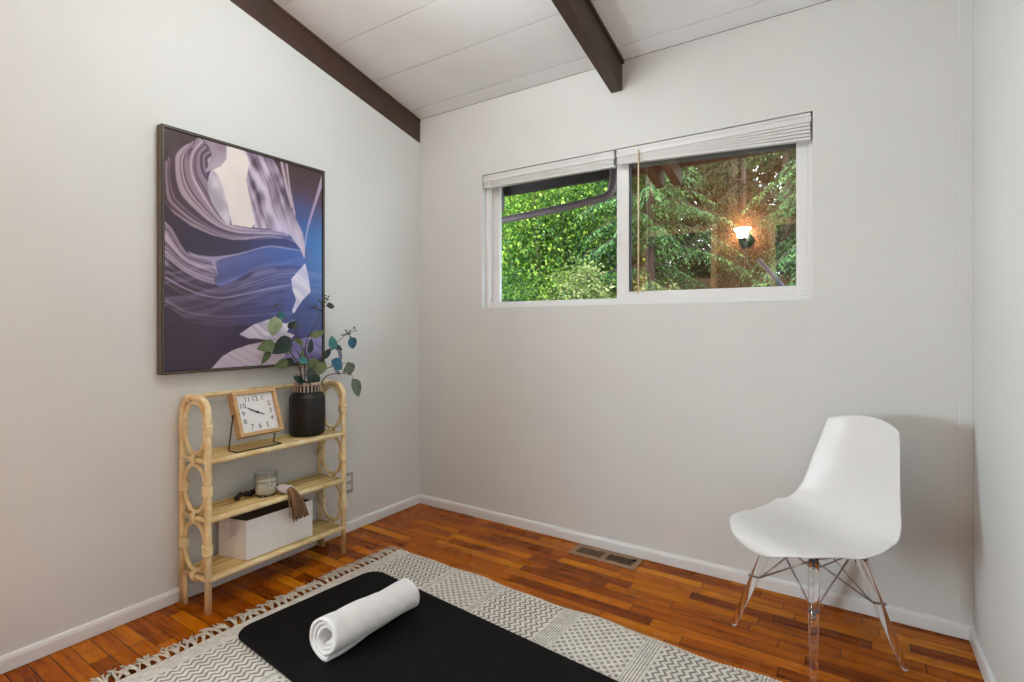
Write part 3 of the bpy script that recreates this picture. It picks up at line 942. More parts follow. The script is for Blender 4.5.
def art_panel():
    nu, nv = 250, 330
    y0, y1, z0, z1 = PY0 + 0.0135, PY1 - 0.0135, PZ0 + 0.0135, PZ1 - 0.0135
    U, V = np.meshgrid(np.linspace(0, 1, nu), np.linspace(0, 1, nv))
    ox, oy, oz = pic.location
    co = np.stack([np.full(U.shape, 0.036), y0 + (y1 - y0) * U - oy, z0 + (z1 - z0) * V - oz], -1).reshape(-1, 3)
    i, j = np.meshgrid(np.arange(nu - 1), np.arange(nv - 1))
    a = (j * nu + i).ravel()
    fc = np.stack([a, a + 1, a + nu + 1, a + nu], -1)
    nf, nvv = len(fc), len(co)
    # a canvas block: printed face, back and sides
    co = np.concatenate([co, co[[0, nu - 1, nu * nv - 1, nu * (nv - 1)]] + np.array([-0.014, 0, 0])])
    ring_ = [list(range(nu)), [nu - 1 + nu * k for k in range(nv)], [nu * nv - 1 - k for k in range(nu)], [nu * (nv - 1) - nu * k for k in range(nv)]]
    faces = [tuple(f) for f in fc.tolist()]
    for k in range(4):
        faces.append(tuple(ring_[k][::-1]) + (nvv + k, nvv + (k + 1) % 4))
    faces.append((nvv, nvv + 3, nvv + 2, nvv + 1))
    me = bpy.data.meshes.new('canvas_print')
    me.from_pydata(co.tolist(), [], faces)
    big = art_colors(nu * 3, nv * 3).reshape(nv, 3, nu, 3, 3)
    col = big.mean((1, 3)).reshape(-1, 3)
    col = np.concatenate([col, np.full((4, 3), 0.02)])
    at = me.color_attributes.new('print', 'FLOAT_COLOR', 'POINT')
    at.data.foreach_set('color', np.concatenate([col, np.ones((len(col), 1))], 1).astype(np.float32).ravel())
    m = Mat('printed_canvas')
    an = m.node('ShaderNodeAttribute')
    an.attribute_name = 'print'
    m.color(an.outputs['Color'])
    m.set(Roughness=0.38)
    v, _ = m.coords()
    m.bump(m.noise(v, 600.0, 2.0), 0.08, 0.001)
    me.materials.append(m.m)
    o = bpy.data.objects.new('canvas_print', me)
    C.objects.link(o)
    o.parent = pic
art_panel()

# ------------------------------------------------------------------ rattan shelf
SXB, SXF, SYL, SYR = 0.030, 0.216, -1.463, -0.791       # back, front, left, right post centres
LEV = (0.137, 0.379, 0.617)
sh = thing('rattan_shelf', 'honey rattan three-tier shelf with round hoop sides against the left wall', 'shelf', ((SXB + SXF) / 2, (SYL + SYR) / 2, 0))
PR = 0.0132
def skew(y, x):
    return y - (0.010 * (SXF - x) / (SXF - SXB) if y == SYL else 0.0)
for y in (SYL, SYR):
    # front post, bow and back post are one bent cane
    b = MB()
    path = [(SXF, y, 0.001), (SXF, y, 0.3), (SXF, y, 0.6), (SXF, y, 0.795)]
    zc, rr = 0.810, 0.062
    for k in range(1, 10):
        a = PI / 2 * k / 9
        path.append((SXF - rr + rr * math.cos(a), y, zc + rr * math.sin(a)))
    for k in range(0, 10):
        a = PI / 2 + PI / 2 * k / 9
        path.append((SXB + rr + rr * math.cos(a), y, zc + rr * math.sin(a)))
    path += [(SXB, y, 0.6), (SXB, y, 0.3), (SXB, y, 0.001)]
    b.tube([(p[0], skew(y, p[0]), p[2]) for p in path], PR, 12)
    b.build('post', M['rattan'], sh)
    for zt, zb_ in ((0.862, 0.632), (0.604, 0.394), (0.366, 0.152)):
        cz_, hz, hx = (zt + zb_) / 2, (zt - zb_) / 2 - 0.008, (SXF - SXB) / 2 - 0.0165
        b = MB()
        b.tube([((SXB + SXF) / 2 + hx * math.copysign(abs(math.cos(a)) ** 0.92, math.cos(a)), skew(y, (SXB + SXF) / 2 + hx * math.cos(a)), cz_ + hz * math.copysign(abs(math.sin(a)) ** 0.92, math.sin(a))) for a in [2 * PI * k / 40 for k in range(40)]], 0.0088, 10, closed=True)
        b.build('hoop', M['rattan'], sh)
        for x in (SXB, SXF):
            b = MB()
            s = 1 if x == SXB else -1
            for q in range(5):
                zz = cz_ - 0.016 + 0.008 * q
                b.tube([(x + s * 0.0075 + 0.0235 * math.cos(a), skew(y, x) + 0.0142 * math.sin(a), zz) for a in [2 * PI * k / 18 for k in range(18)]], 0.0042, 6, closed=True)
            b.build('binding', M['wrap'], sh)
    for z in LEV:
        b = MB()
        b.tube([(SXB, skew(y, SXB), z - 0.002), (SXF, y, z - 0.002)], 0.0105, 10)
        b.build('side_rail', M['rattan'], sh)
        b = MB()
        xm = (SXB + SXF) / 2
        for q in range(4):
            xx = xm - 0.0105 + 0.007 * q
            b.tube([(xx, skew(y, xx) + 0.0135 * math.cos(a), z + 0.0005 + 0.021 * math.sin(a)) for a in [2 * PI * k / 16 for k in range(16)]], 0.0036, 6, closed=True)
        b.build('binding', M['wrap'], sh)
for z in LEV:
    b = MB()
    b.tube([(SXF + 0.001, SYL - 0.008, z), (SXF + 0.002, (SYL + SYR) / 2, z + 0.001), (SXF + 0.001, SYR + 0.008, z)], 0.0122, 12)
    b.build('front_rail', M['rattan'], sh)
    b = MB()
    b.tube([(SXB, skew(SYL, SXB), z), (SXB, SYR, z)], 0.0115, 10)
    b.build('back_rail', M['rattan'], sh)
    b = MB()
    ns = 15
    for k in range(ns):
        x = SXB + 0.016 + (SXF - SXB - 0.034) * k / (ns - 1)
        b.tube([(x, SYL + 0.012, z + 0.006), (x, (SYL + SYR) / 2, z + 0.0055), (x, SYR - 0.012, z + 0.006)], [0.0052] * 3, 8)
    b.build('slats', M['slats'], sh)
    for y in (SYL + 0.13, (SYL + SYR) / 2, SYR - 0.13):
        b = MB()
        b.tube([(SXB, y, z - 0.006), (SXF, y, z - 0.006)], 0.006, 8)
        b.build('cross_slat', M['rattan'], sh)
b = MB()
b.tube(bez([(SXB + 0.015, SYL - 0.008, 0.864), (SXB + 0.006, SYL + 0.03, 0.866), (SXB, SYL + 0.25, 0.868), (SXB, SYR - 0.25, 0.868), (SXB + 0.006, SYR - 0.05, 0.866), (SXB + 0.015, SYR, 0.864)], 8), 0.0112, 12)
b.build('top_rail', M['rattan'], sh)
for y in (SYL, SYR):
    b = MB()
    for q in range(4):
        b.tube([(SXB + 0.052 + 0.007 * q, skew(y, SXB + 0.05) + 0.0165 * math.cos(a), 0.870 + 0.0165 * math.sin(a)) for a in [2 * PI * k / 16 for k in range(16)]], 0.0036, 6, closed=True)
    b.build('binding', M['wrap'], sh)
    # doubled short post at the back
    b = MB()
    b.tube([(SXB + 0.021, skew(y, SXB + .02), 0.001), (SXB + 0.021, skew(y, SXB + .02), 0.128)], 0.0095, 10)
    b.build('brace', M['rattan'], sh)
SH = tuple(z + 0.0112 for z in LEV)     # top of the slats

# ------------------------------------------------------------------ clock
ck = thing('desk_clock', 'square pale wood clock tilted back on a black wire stand, top tier of the shelf', 'clock', (0.15, -1.235, SH[2]))
cw, chh, cd = 0.200, 0.200, 0.045
tl = math.radians(21.5)
cy0 = -1.238
# clock frame: local (a across +y, h up the face, d out of the face)
cyc = cy0
base_f = Vector((0.238, cyc, SH[2] + 0.071))
Ud = Vector((-math.sin(tl), 0, math.cos(tl)))
Nd = Vector((math.cos(tl), 0, math.sin(tl)))
def ckp(a, h, d): return base_f + Vector((0, 1, 0)) * a + Ud * h + Nd * d
ckm = Matrix(((0, Ud.x, Nd.x, base_f.x), (1, 0, 0, base_f.y), (0, Ud.z, Nd.z, base_f.z), (0, 0, 0, 1)))
b = MB()
t_ = 0.015
for a0, a1, h0, h1 in ((-cw / 2, -cw / 2 + t_, 0, chh), (cw / 2 - t_, cw / 2, 0, chh), (-cw / 2 + t_, cw / 2 - t_, 0, t_), (-cw / 2 + t_, cw / 2 - t_, chh - t_, chh)):
    b.box(a0, a1, h0, h1, -cd, 0, 0.0012, ckm)
b.box(-cw / 2 + t_, cw / 2 - t_, t_, chh - t_, -cd, -cd + 0.006, 0, ckm)
b.build('case', M['clock_wood'], ck)
b = MB()
b.box(-cw / 2 + t_, cw / 2 - t_, t_, chh - t_, -0.022, -0.014, 0, ckm)
b.build('dial', M['clock_face'], ck)
hc = chh / 2
num_pos = {12: (0, 0.062), 1: (0.035, 0.062), 2: (0.062, 0.034), 3: (0.063, 0.0), 4: (0.062, -0.034), 5: (0.035, -0.062), 6: (0, -0.062), 7: (-0.035, -0.062), 8: (-0.062, -0.036), 9: (-0.063, 0.0), 10: (-0.060, 0.034), 11: (-0.035, 0.062)}
for k, (px_, py_) in num_pos.items():
    vs, fs = text_shape(str(k), 0.031)
    b = MB()
    b.add([ckm @ Vector((x + px_, y + hc + py_, -0.0134)) for x, y, z in vs], fs)
    b.build('numeral', M['ink'], ck)
b = MB()
for k in range(60):
    a = 2 * PI * k / 60
    c_, s_ = math.cos(a), math.sin(a)
    q = 0.0785 / max(abs(c_), abs(s_))
    r = 0.0007 if k % 5 else 0.0014
    b.box(c_ * q - r, c_ * q + r, hc + s_ * q - r, hc + s_ * q + r, -0.0138, -0.0133, 0, ckm)
b.build('minute_track', M['ink'], ck)
def hand(name, ang, length, wd, d):
    a = math.radians(ang)
    dx, dy = math.sin(a), math.cos(a)
    nx, ny = dy, -dx
    pts = [(-0.012, -wd * .6), (-0.012, wd * .6), (0.004, wd), (length * .8, wd * .7), (length, 0), (length * .8, -wd * .7), (0.004, -wd)]
    lo = [ckm @ Vector((dx * l + nx * w_, hc + dy * l + ny * w_, d)) for l, w_ in pts]
    hi = [ckm @ Vector((dx * l + nx * w_, hc + dy * l + ny * w_, d + 0.0012)) for l, w_ in pts]
    n = len(pts)
    b = MB()
    b.add(lo + hi, [tuple(range(n)), tuple(range(2 * n - 1, n - 1, -1))] + [(i, n + i, n + (i + 1) % n, (i + 1) % n) for i in range(n)])
    b.build(name, M['ink'], ck)
hand('hour_hand', 113, 0.036, 0.0026, -0.0125)
hand('minute_hand', 299, 0.056, 0.0022, -0.0105)
b = MB()
b.box(-0.005, 0.005, hc - 0.005, hc + 0.005, -0.0135, -0.0085, 0.002, ckm)
b.build('hand_hub', M['ink'], ck)
b = MB()
wr = 0.0028
zb_ = SH[2] + wr + 0.0006
yl, yr_ = cyc - cw / 2 - 0.0045, cyc + cw / 2 + 0.0045
pl_ = ckp(0, hc + 0.0, -0.022)
xf, xb = 0.210, 0.146
b.tube([(pl_.x, yl + 0.006, pl_.z), (pl_.x, yl, pl_.z), (xb, yl, zb_ + 0.002), (xb + 0.004, yl, zb_), (xf - 0.004, yl, zb_), (xf, yl + 0.004, zb_), (xf, yr_ - 0.004, zb_), (xf - 0.004, yr_, zb_), (xb + 0.004, yr_, zb_), (xb, yr_, zb_ + 0.002), (pl_.x, yr_, pl_.z), (pl_.x, yr_ - 0.006, pl_.z)], wr, 8)
b.ball((pl_.x, yl - 0.002, pl_.z), 0.004, 8)
b.ball((pl_.x, yr_ + 0.002, pl_.z), 0.004, 8)
b.build('wire_stand', M['black_wire'], ck)

# ------------------------------------------------------------------ vase and eucalyptus
vx, vy, vz = 0.115, -0.931, SH[2]
va = thing('black_vase', 'matte black ceramic vase with a tan slotted neck, top tier of the shelf', 'vase', (vx, vy, vz))
b = MB()
R_ = 0.085
ZS = 1.14
b.lathe(vx, vy, [(0.0, vz + 0.0046), (R_ - 0.012, vz + 0.0023), (R_ - 0.005, vz + 0.0068), (R_, vz + 0.0182), (R_ + 0.001, vz + 0.1026), (R_, vz + 0.1824), (R_ - 0.004, vz + 0.1961), (R_ - 0.012, vz + 0.2052), (0.066, vz + 0.2120), (0.0605, vz + 0.2143), (0.0605, vz + 0.2576), (0.054, vz + 0.2576), (0.053, vz + 0.1710), (0.0, vz + 0.1596)], 48)
b.build('body', M['black_vase'], va)
b = MB()
b.lathe(vx, vy, [(0.0612, vz + 0.2474), (0.0645, vz + 0.2485), (0.0650, vz + 0.2554), (0.0635, vz + 0.2616), (0.0555, vz + 0.2620), (0.0550, vz + 0.2576)], 48)
nst = 22
for k in range(nst):
    a = 2 * PI * k / nst
    m_ = Matrix.Translation((vx, vy, 0)) @ Matrix.Rotation(a, 4, 'Z')
    b.box(0.0607, 0.0650, -0.0036, 0.0036, vz + 0.189 * ZS, vz + 0.218 * ZS, 0.0006, m_)
b.build('neck_band', M['tan_band'], va)

eu = thing('eucalyptus_bunch', 'bunch of blue-green eucalyptus sprigs standing in the black vase', 'plant', (vx, vy, vz + 0.10))
rng = random.Random(4)
def leaf_shape(base_, tip, width, up, curl=0.15, n=6):
    """A pointed oval leaf from base to tip, folded a little along its midrib."""
    B, T_ = Vector(base_), Vector(tip)
    ax = T_ - B
    ln = ax.length
    ax.normalize()
    sd = ax.cross(Vector(up))
    sd = sd.normalized() if sd.length > 1e-4 else ax.orthogonal().normalized()
    nm = sd.cross(ax)
    vs, fs = [], []
    for i in range(n + 1):
        t = i / n
        w_ = width * 0.5 * (math.sin(PI * t ** 0.78) ** 0.72 if 0 < t < 1 else 0.02)
        cpt = B + ax * (ln * t) + nm * (-curl * ln * t * t)
        vs += [cpt - sd * w_ + nm * w_ * 0.22, cpt, cpt + sd * w_ + nm * w_ * 0.22]
    for i in range(n):
        o = i * 3
        fs += [(o, o + 1, o + 4, o + 3), (o + 1, o + 2, o + 5, o + 4)]
    m = len(vs)
    vs += [p - nm * 0.0006 for p in vs]
    fs += [tuple(q + m for q in f)[::-1] for f in fs]
    return vs, fs
# stems: control points (x, y, z); leaves on each: (y, z, x, colour, length, width, lean in y, lean in z)
neck = vz + 0.225
SPRIGS = [
    ([(vx, vy + .012, neck), (0.118, -0.93, 1.00), (0.12, -0.985, 1.10), (0.12, -1.015, 1.17), (0.115, -1.075, 1.225)],
     [(-1.098, 1.232, .12, 'teal', .050, .030, .7, -.35), (-1.130, 1.215, .15, 'pale', .085, .066, .05, -1), (-1.03, 1.16, .10, 'dark', .05, .03, .6, .5)],
     [(-1.094, 1.268), (-0.991, 1.165)]),
    ([(vx + .01, vy - .02, neck), (0.13, -0.985, .955), (0.15, -1.03, 1.02), (0.16, -1.075, 1.065), (0.15, -1.14, 1.075)],
     [(-1.062, 1.115, .17, 'dark', .10, .072, -.75, -.65), (-1.135, 1.09, .16, 'olive', .092, .05, -1, -.22), (-1.145, 1.062, .14, 'olive', .075, .03, -.6, -.8), (-1.062, 1.005, .15, 'olive', .06, .04, -.7, -.3), (-1.035, 1.01, .19, 'teal', .05, .034, .9, -.2)],
     []),
    ([(vx + .02, vy + .03, neck), (0.14, -0.905, .95), (0.14, -0.87, 1.00), (0.135, -0.80, 1.06), (0.13, -0.70, 1.13)],
     [(-0.815, 1.045, .16, 'teal', .07, .045, .15, 1), (-0.775, 1.06, .12, 'dark', .055, .034, .9, -.2), (-0.685, 1.11, .14, 'blue', .062, .052, .35, -.85), (-0.765, 1.05, .14, 'slate', .062, .03, .35, -1), (-0.865, .985, .17, 'olive', .08, .05, -.6, -.6), (-0.845, 1.0, .12, 'dark', .07, .03, .7, .7)],
     [(-0.704, 1.134), (-0.655, 1.15), (-0.68, 1.12)]),
    ([(vx + .03, vy + .02, neck), (0.15, -0.88, .935), (0.16, -0.80, .965), (0.16, -0.72, .975)],
     [(-0.715, .978, .16, 'grey', .066, .056, .25, -.9), (-0.835, .998, .18, 'blue', .07, .056, .75, -.65), (-0.80, .955, .15, 'slate', .05, .022, .6, -.8)],
     []),
    ([(vx + .03, vy + .035, neck - .01), (0.16, -0.85, .915), (0.17, -0.76, .922), (0.175, -0.70, .905)],
     [(-0.70, .890, .175, 'grey', .098, .062, .42, -.95), (-0.745, .92, .16, 'grey', .03, .016, .2, .9)],
     []),
    ([(vx - .02, vy, neck), (0.10, -0.935, .98), (0.105, -0.93, 1.09), (0.11, -0.88, 1.18), (0.11, -0.835, 1.27)],
     [(-0.93, 1.115, .13, 'olive', .085, .034, .9, .32), (-0.955, 1.08, .12, 'olive', .05, .028, -.8, .4), (-0.815, 1.275, .11, 'dark', .055, .032, 1, .02), (-0.90, 1.01, .14, 'olive', .09, .056, -.35, -.8), (-0.91, 1.03, .10, 'dark', .07, .03, .2, .9)],
     [(-0.822, 1.318), (-0.894, 1.267), (-0.84, 1.29)]),
    ([(vx - .01, vy - .03, neck), (0.12, -0.975, .955), (0.125, -0.985, 1.03), (0.12, -1.03, 1.09)],
     [(-0.955, .965, .16, 'dark', .085, .06, .05, -.9), (-1.035, .925, .15, 'dark', .075, .034, .8, -.45), (-0.985, .97, .13, 'olive', .08, .03, .15, 1), (-1.03, 1.04, .12, 'olive', .05, .03, -.9, .4), (-0.925, .93, .17, 'dark', .06, .04, .3, -.9), (-1.01, .99, .12, 'dark', .055, .03, -.8, .3)],
     []),
]
for path, leaves, berries in SPRIGS:
    curve = bez(path, 8)
    n = len(curve)
    b = MB()
    b.tube(curve, [0.0032 - 0.0018 * i / (n - 1) for i in range(n)], 6)
    for (ly_, lz_, lx_, cl, ln, wd, ay, az) in leaves:       # leaf stalks
        near = min(curve, key=lambda p: (p.y - ly_) ** 2 + (p.z - lz_) ** 2)
        b.tube([near, (near + Vector((lx_, ly_, lz_))) / 2 + Vector((0, 0, 0.004)), (lx_, ly_, lz_)], 0.0011, 5)
    st = b.build('stem', M['stem'], eu)
    for (ly_, lz_, lx_, cl, ln, wd, ay, az) in leaves:
        d = Vector((rng.uniform(-.15, .3), ay, az)).normalized()
        up = Vector((1, rng.uniform(-.3, .3), rng.uniform(0.0, .5)))
        vs, fs = leaf_shape((lx_, ly_, lz_), Vector((lx_, ly_, lz_)) + d * ln * 1.12, wd * 1.12, up, rng.uniform(.05, .2))
        b = MB()
        b.add(vs, fs, True)
        b.build('leaf', M['euc_' + cl], st)
    for (by, bz) in berries:
        b = MB()
        bx_ = 0.12
        near = min(curve, key=lambda p: (p.y - by) ** 2 + (p.z - bz) ** 2)
        for q in range(6):
            c_ = Vector((bx_ + rng.uniform(-.015, .015), by + rng.uniform(-.018, .018), bz + rng.uniform(-.014, .014)))
            b.ball(c_, rng.uniform(.0035, .005), 8)
            b.tube([near, c_], 0.0008, 4)
        b.build('berry_cluster', M['berry'], st)

# ------------------------------------------------------------------ candle, beads, bin
kx, ky, kz = 0.135, -1.165, SH[1]
ca = thing('candle_jar', 'white candle in a clear glass tumbler, middle tier of the shelf', 'candle', (kx, ky, kz))
b = MB()
b.lathe(kx, ky, [(0.0, kz + 0.0006), (0.043, kz + 0.0006), (0.0475, kz + 0.005), (0.049, kz + 0.012), (0.0495, kz + 0.107), (0.0485, kz + 0.1085), (0.0470, kz + 0.107), (0.0465, kz + 0.012), (0.0, kz + 0.010)], 40)
b.build('glass', M['jar_glass'], ca)
b = MB()
b.lathe(kx, ky, [(0.0, kz + 0.0108), (0.0455, kz + 0.0125), (0.0458, kz + 0.080), (0.043, kz + 0.081), (0.0, kz + 0.0805)], 40)
b.build('wax', M['wax'], ca)
b = MB()
b.tube([(kx, ky, kz + 0.080), (kx + .001, ky, kz + 0.092)], 0.0013, 6)
b.build('wick', M['ink'], ca)
def wrap_text(txt, size, mid, z):
    vs, fs = text_shape(txt, size)
    r = 0.0501
    b = MB()
    b.add([(kx + r * math.cos(mid + x / r), ky + r * math.sin(mid + x / r), z + y) for x, y, q in vs], fs)
    return b
wrap_text('STRESS RELIEF', 0.0175, math.radians(-15), kz + 0.068).build('lettering', M['ink'], ca)
wrap_text('CANDLE', 0.0085, math.radians(-12), kz + 0.054).build('lettering', M['ink'], ca)
b = MB()
vs, fs = [], []
for k in range(13):
    a = math.radians(-80 + 28 * k / 12)
    for z in (kz + 0.022, kz + 0.046): vs.append((kx + 0.0499 * math.cos(a), ky + 0.0499 * math.sin(a), z))
for k in range(12): fs.append((2 * k, 2 * k + 2, 2 * k + 3, 2 * k + 1))
b.add(vs, fs, True)
b.build('label', M['label'], ca)

be = thing('bead_garland', 'black wooden bead garland with a brown tassel hanging over the middle shelf edge', 'garland', (0.14, -1.12, SH[1]))
br_ = 0.0125
bead_pts = [(0.105, -1.283), (0.093, -1.262), (0.103, -1.240), (0.096, -1.217), (0.080, -1.200), (0.072, -1.176), (0.071, -1.151), (0.072, -1.126), (0.080, -1.102), (0.100, -1.088), (0.124, -1.082), (0.147, -1.087)]
path = []
for k, (x, y) in enumerate(bead_pts):
    z = SH[1] + br_ + 0.0004 + (0.007 if k in (1, 2) else 0)
    path.append((x, y, z))
    b = MB()
    b.ball((x, y, z), br_, 14)
    b.build('bead', M['bead'], be)
path.append((0.165, -1.108, SH[1] + 0.018))
b = MB()
b.tube(path, 0.0012, 5)
b.build('cord', M['ink'], be)
b = MB()
cap_a, cap_b = Vector((0.160, -1.112, SH[1] + 0.024)), Vector((0.216, -1.101, SH[1] + 0.0200))
for q in range(9):
    f = q / 8
    c_ = cap_a.lerp(cap_b, f)
    rr = 0.012 + 0.007 * math.sin(PI * min(1, f * 1.3 + .1) * .6)
    ax = (cap_b - cap_a).normalized()
    s1_ = ax.cross(Vector((0, 0, 1))).normalized()
    s2_ = ax.cross(s1_)
    b.tube([c_ + (s1_ * math.cos(a) * 1.25 + s2_ * math.sin(a) * 0.85) * rr for a in [2 * PI * k / 16 for k in range(16)]], 0.0042, 6, closed=True)
b.tube([cap_a, cap_b], [0.012, 0.017], 10)
b.build('tassel_cap', M['white_wrap'], be)
b = MB()
for k in range(64):
    a = rng.uniform(0, 2 * PI)
    q = math.sqrt(rng.random())
    s0 = cap_b + Vector((0, math.cos(a) * q * .019, math.sin(a) * q * .013))
    sp = math.cos(a) * q
    L_ = rng.uniform(.115, .14)
    pts = [cap_b.lerp(s0, .6) - Vector((.012, 0, 0)), s0 + Vector((0.012, .002, -.002)),
           s0 + Vector((0.024 + .006 * math.sin(a), .007 + sp * .010, -.026)),
           s0 + Vector((0.026 + .012 * math.sin(a) * q + .004, .018 + sp * .024, -.074)),
           s0 + Vector((0.024 + .014 * math.sin(a) * q + .006, .030 + sp * .036, -L_))]
    b.tube(bez(pts, 4), 0.0023, 5)
b.build('tassel', M['jute'], be)

bn = thing('storage_bin', 'open white fabric storage bin with string handles, bottom tier of the shelf', 'bin', (0.115, -1.125, SH[0]))
bx0, bx1, by0, by1, bz0 = 0.050, 0.196, -1.292, -0.960, SH[0] + 0.0006
hh, th = 0.172, 0.004
def soft(b):
    """The near end of the soft bin leans out towards the back."""
    for i, (x, y, z) in enumerate(b.v):
        f = (bx1 - x) / (bx1 - bx0) * (by1 - y) / (by1 - by0)
        b.v[i] = (x - 0.006 * f, y - 0.040 * f, z)
    return b
b = MB()
b.box(bx0, bx1, by0, by1, bz0, bz0 + th, 0.001)
b.box(bx0, bx0 + th, by0, by1, bz0 + th, bz0 + hh, 0.001)
b.box(bx1 - th, bx1, by0, by1, bz0 + th, bz0 + hh, 0.001)
b.box(bx0 + th, bx1 - th, by0, by0 + th, bz0 + th, bz0 + hh, 0.001)
b.box(bx0 + th, bx1 - th, by1 - th, by1, bz0 + th, bz0 + hh, 0.001)
soft(b).build('body', M['bin'], bn)
b = MB()
e = th + 0.0006
b.box(bx0 + e, bx1 - e, by0 + e, by1 - e, bz0 + e, bz0 + e + 0.001)
for x0, x1, y0, y1 in ((bx0 + e, bx0 + e + .001, by0 + e, by1 - e), (bx1 - e - .001, bx1 - e, by0 + e, by1 - e), (bx0 + e + .001, bx1 - e - .001, by0 + e, by0 + e + .001), (bx0 + e + .001, bx1 - e - .001, by1 - e - .001, by1 - e)):
    b.box(x0, x1, y0, y1, bz0 + e + .001, bz0 + hh - 0.004)
soft(b).build('lining', M['bin_dark'], bn)
for yy, s in ((by0, -1), (by1, 1)):
    b = MB()
    x0, x1 = bx0 + 0.045, bx1 - 0.038
    b.tube(bez([(x0, yy + s * .003, bz0 + .150), (x0 + .004, yy + s * .008, bz0 + .125), ((x0 + x1) / 2, yy + s * .009, bz0 + .098), (x1 - .004, yy + s * .008, bz0 + .125), (x1, yy + s * .003, bz0 + .150)], 8), 0.0045, 8)
    b.ball((x0, yy + s * .003, bz0 + .150), 0.0065, 10)
    b.ball((x1, yy + s * .003, bz0 + .150), 0.0065, 10)
    soft(b).build('string_handle', M['white_wrap'], bn)
b = MB()
b.box(bx0 + .060, bx1 - .05, by0 - .0018, by0 - .0003, bz0 + .10, bz0 + .168, 0.0004)
soft(b).build('tab', M['white_wrap'], bn)

# ------------------------------------------------------------------ outlet, floor register
ol = thing('wall_outlet', 'grey outlet plate low on the left wall beside the rattan shelf', 'outlet', (0, -0.588, 0.22))
b = MB()
b.box(0.0003, 0.006, -0.624, -0.553, 0.222, 0.337, 0.002)
b.build('cover_plate', M['plate'], ol)
for zc_ in (0.255, 0.304):
    b = MB()
    b.box(0.006, 0.0075, -0.606, -0.571, zc_ - 0.014, zc_ + 0.014, 0.0005)
    sk = b.build('socket', M['trim'], ol)
    b = MB()
    for yy in (-0.596, -0.582): b.box(0.0074, 0.0079, yy - .0012, yy + .0012, zc_ - .003, zc_ + .008)
    b.tube([(0.0070, -0.589, zc_ - .009), (0.0079, -0.589, zc_ - .009)], 0.0024, 8)
    b.build('socket_slots', M['slot'], sk)

vn = thing('floor_register', 'brown metal floor vent with louvres in the wood floor by the back baseboard', 'vent', (1.352, -0.086, 0))
vx0, vx1, vy0, vy1 = 1.176, 1.531, -0.153, -0.020
b = MB()
hz = 0.005
ix0, ix1, ixm, iy0, iy1 = vx0 + .028, vx1 - .028, (vx0 + vx1) / 2, vy0 + .030, vy1 - .028
for x0, x1, y0, y1 in ((vx0, ix0, vy0, vy1), (ix1, vx1, vy0, vy1), (ix0, ix1, vy0, iy0), (ix0, ix1, iy1, vy1), (ixm - .011, ixm + .011, iy0, iy1)):
    b.box(x0, x1, y0, y1, 0.0004, hz, 0.0012)
b.build('face_plate', M['vent'], vn)
b = MB()
b.box(ix0, ix1, iy0, iy1, 0.0004, 0.0010)
b.build('duct', M['void'], vn)
for g0, g1 in ((ix0, ixm - .011), (ixm + .011, ix1)):
    nl = 11
    for k in range(nl):
        x = g0 + (g1 - g0) * (k + 0.5) / nl
        b = MB()
        open_ = g0 > ix0
        wl = 0.0012 if open_ else 0.0019
        b.box(x - wl, x + wl, iy0, iy1, 0.0012, 0.0044, 0.0005)
        b.build('louvre', M['vent'], vn)
b = MB()
b.box(ix1 - .012, ix1 + .004, iy1 - .018, iy1 - .008, 0.0046, 0.011, 0.001)
b.build('damper_lever', M['void'], vn)
# ------------------------------------------------------------------ rug, mat, towel
RA = math.radians(-2.1)
RO = Vector((0.433, -0.607, 0.0))
rug = thing('woven_rug', 'cream and grey patterned woven rug with fringed end on the wood floor', 'rug', RO)
rug.rotation_euler = (0, 0, RA)
RL, RW = 1.92, 1.30
def rug_pt(u, v):
    """Edge waves of the long sides and slight lift of the far edge."""
    wave = 0.006 * math.sin(u * 9.0 + 0.6) + 0.004 * math.sin(u * 21.0)
    far = max(0.0, 1 - v / 0.25)
    z = 0.0075 + 0.004 * far * (0.5 + 0.5 * math.sin(u * 11.0 + 1.0))
    endw = 0.003 * math.sin(v * 13.0)
    near = max(0.0, 1 - u / 0.12)
    return (u + endw * near, -(v + wave * far), z)
b = MB()
nu_, nv_ = 200, 110
vs, fs = [], []
for j in range(nv_ + 1):
    for i in range(nu_ + 1): vs.append(rug_pt(RL * i / nu_, RW * j / nv_))
for j in range(nv_):
    for i in range(nu_):
        a = j * (nu_ + 1) + i
        fs.append((a, a + nu_ + 1, a + nu_ + 2, a + 1))
top_n = len(vs)
bd = [i for i in range(nu_ + 1)] + [(nu_ + 1) * j + nu_ for j in range(1, nv_ + 1)] + [nv_ * (nu_ + 1) + i for i in range(nu_ - 1, -1, -1)] + [(nu_ + 1) * j for j in range(nv_ - 1, 0, -1)]
for k in bd: vs.append((vs[k][0], vs[k][1], 0.0006))
nb = len(bd)
for k in range(nb):
    fs.append((bd[k], bd[(k + 1) % nb], top_n + (k + 1) % nb, top_n + k))
b.add(vs, fs, True)
b.build('rug_weave', M['rug'], rug, org=(0, 0, 0))
for v in (0.0, RW):                        # looped selvedge along the long edges
    b = MB()
    for k in range(int(RL / 0.0115)):
        p = rug_pt(0.006 + k * 0.0115, v)
        b.ball((p[0], p[1], p[2] - 0.001), 0.0066, 6, 0.9)
    b.build('selvedge', M['fringe'], rug, org=(0, 0, 0))
rr_ = random.Random(11)
nt_ = 44
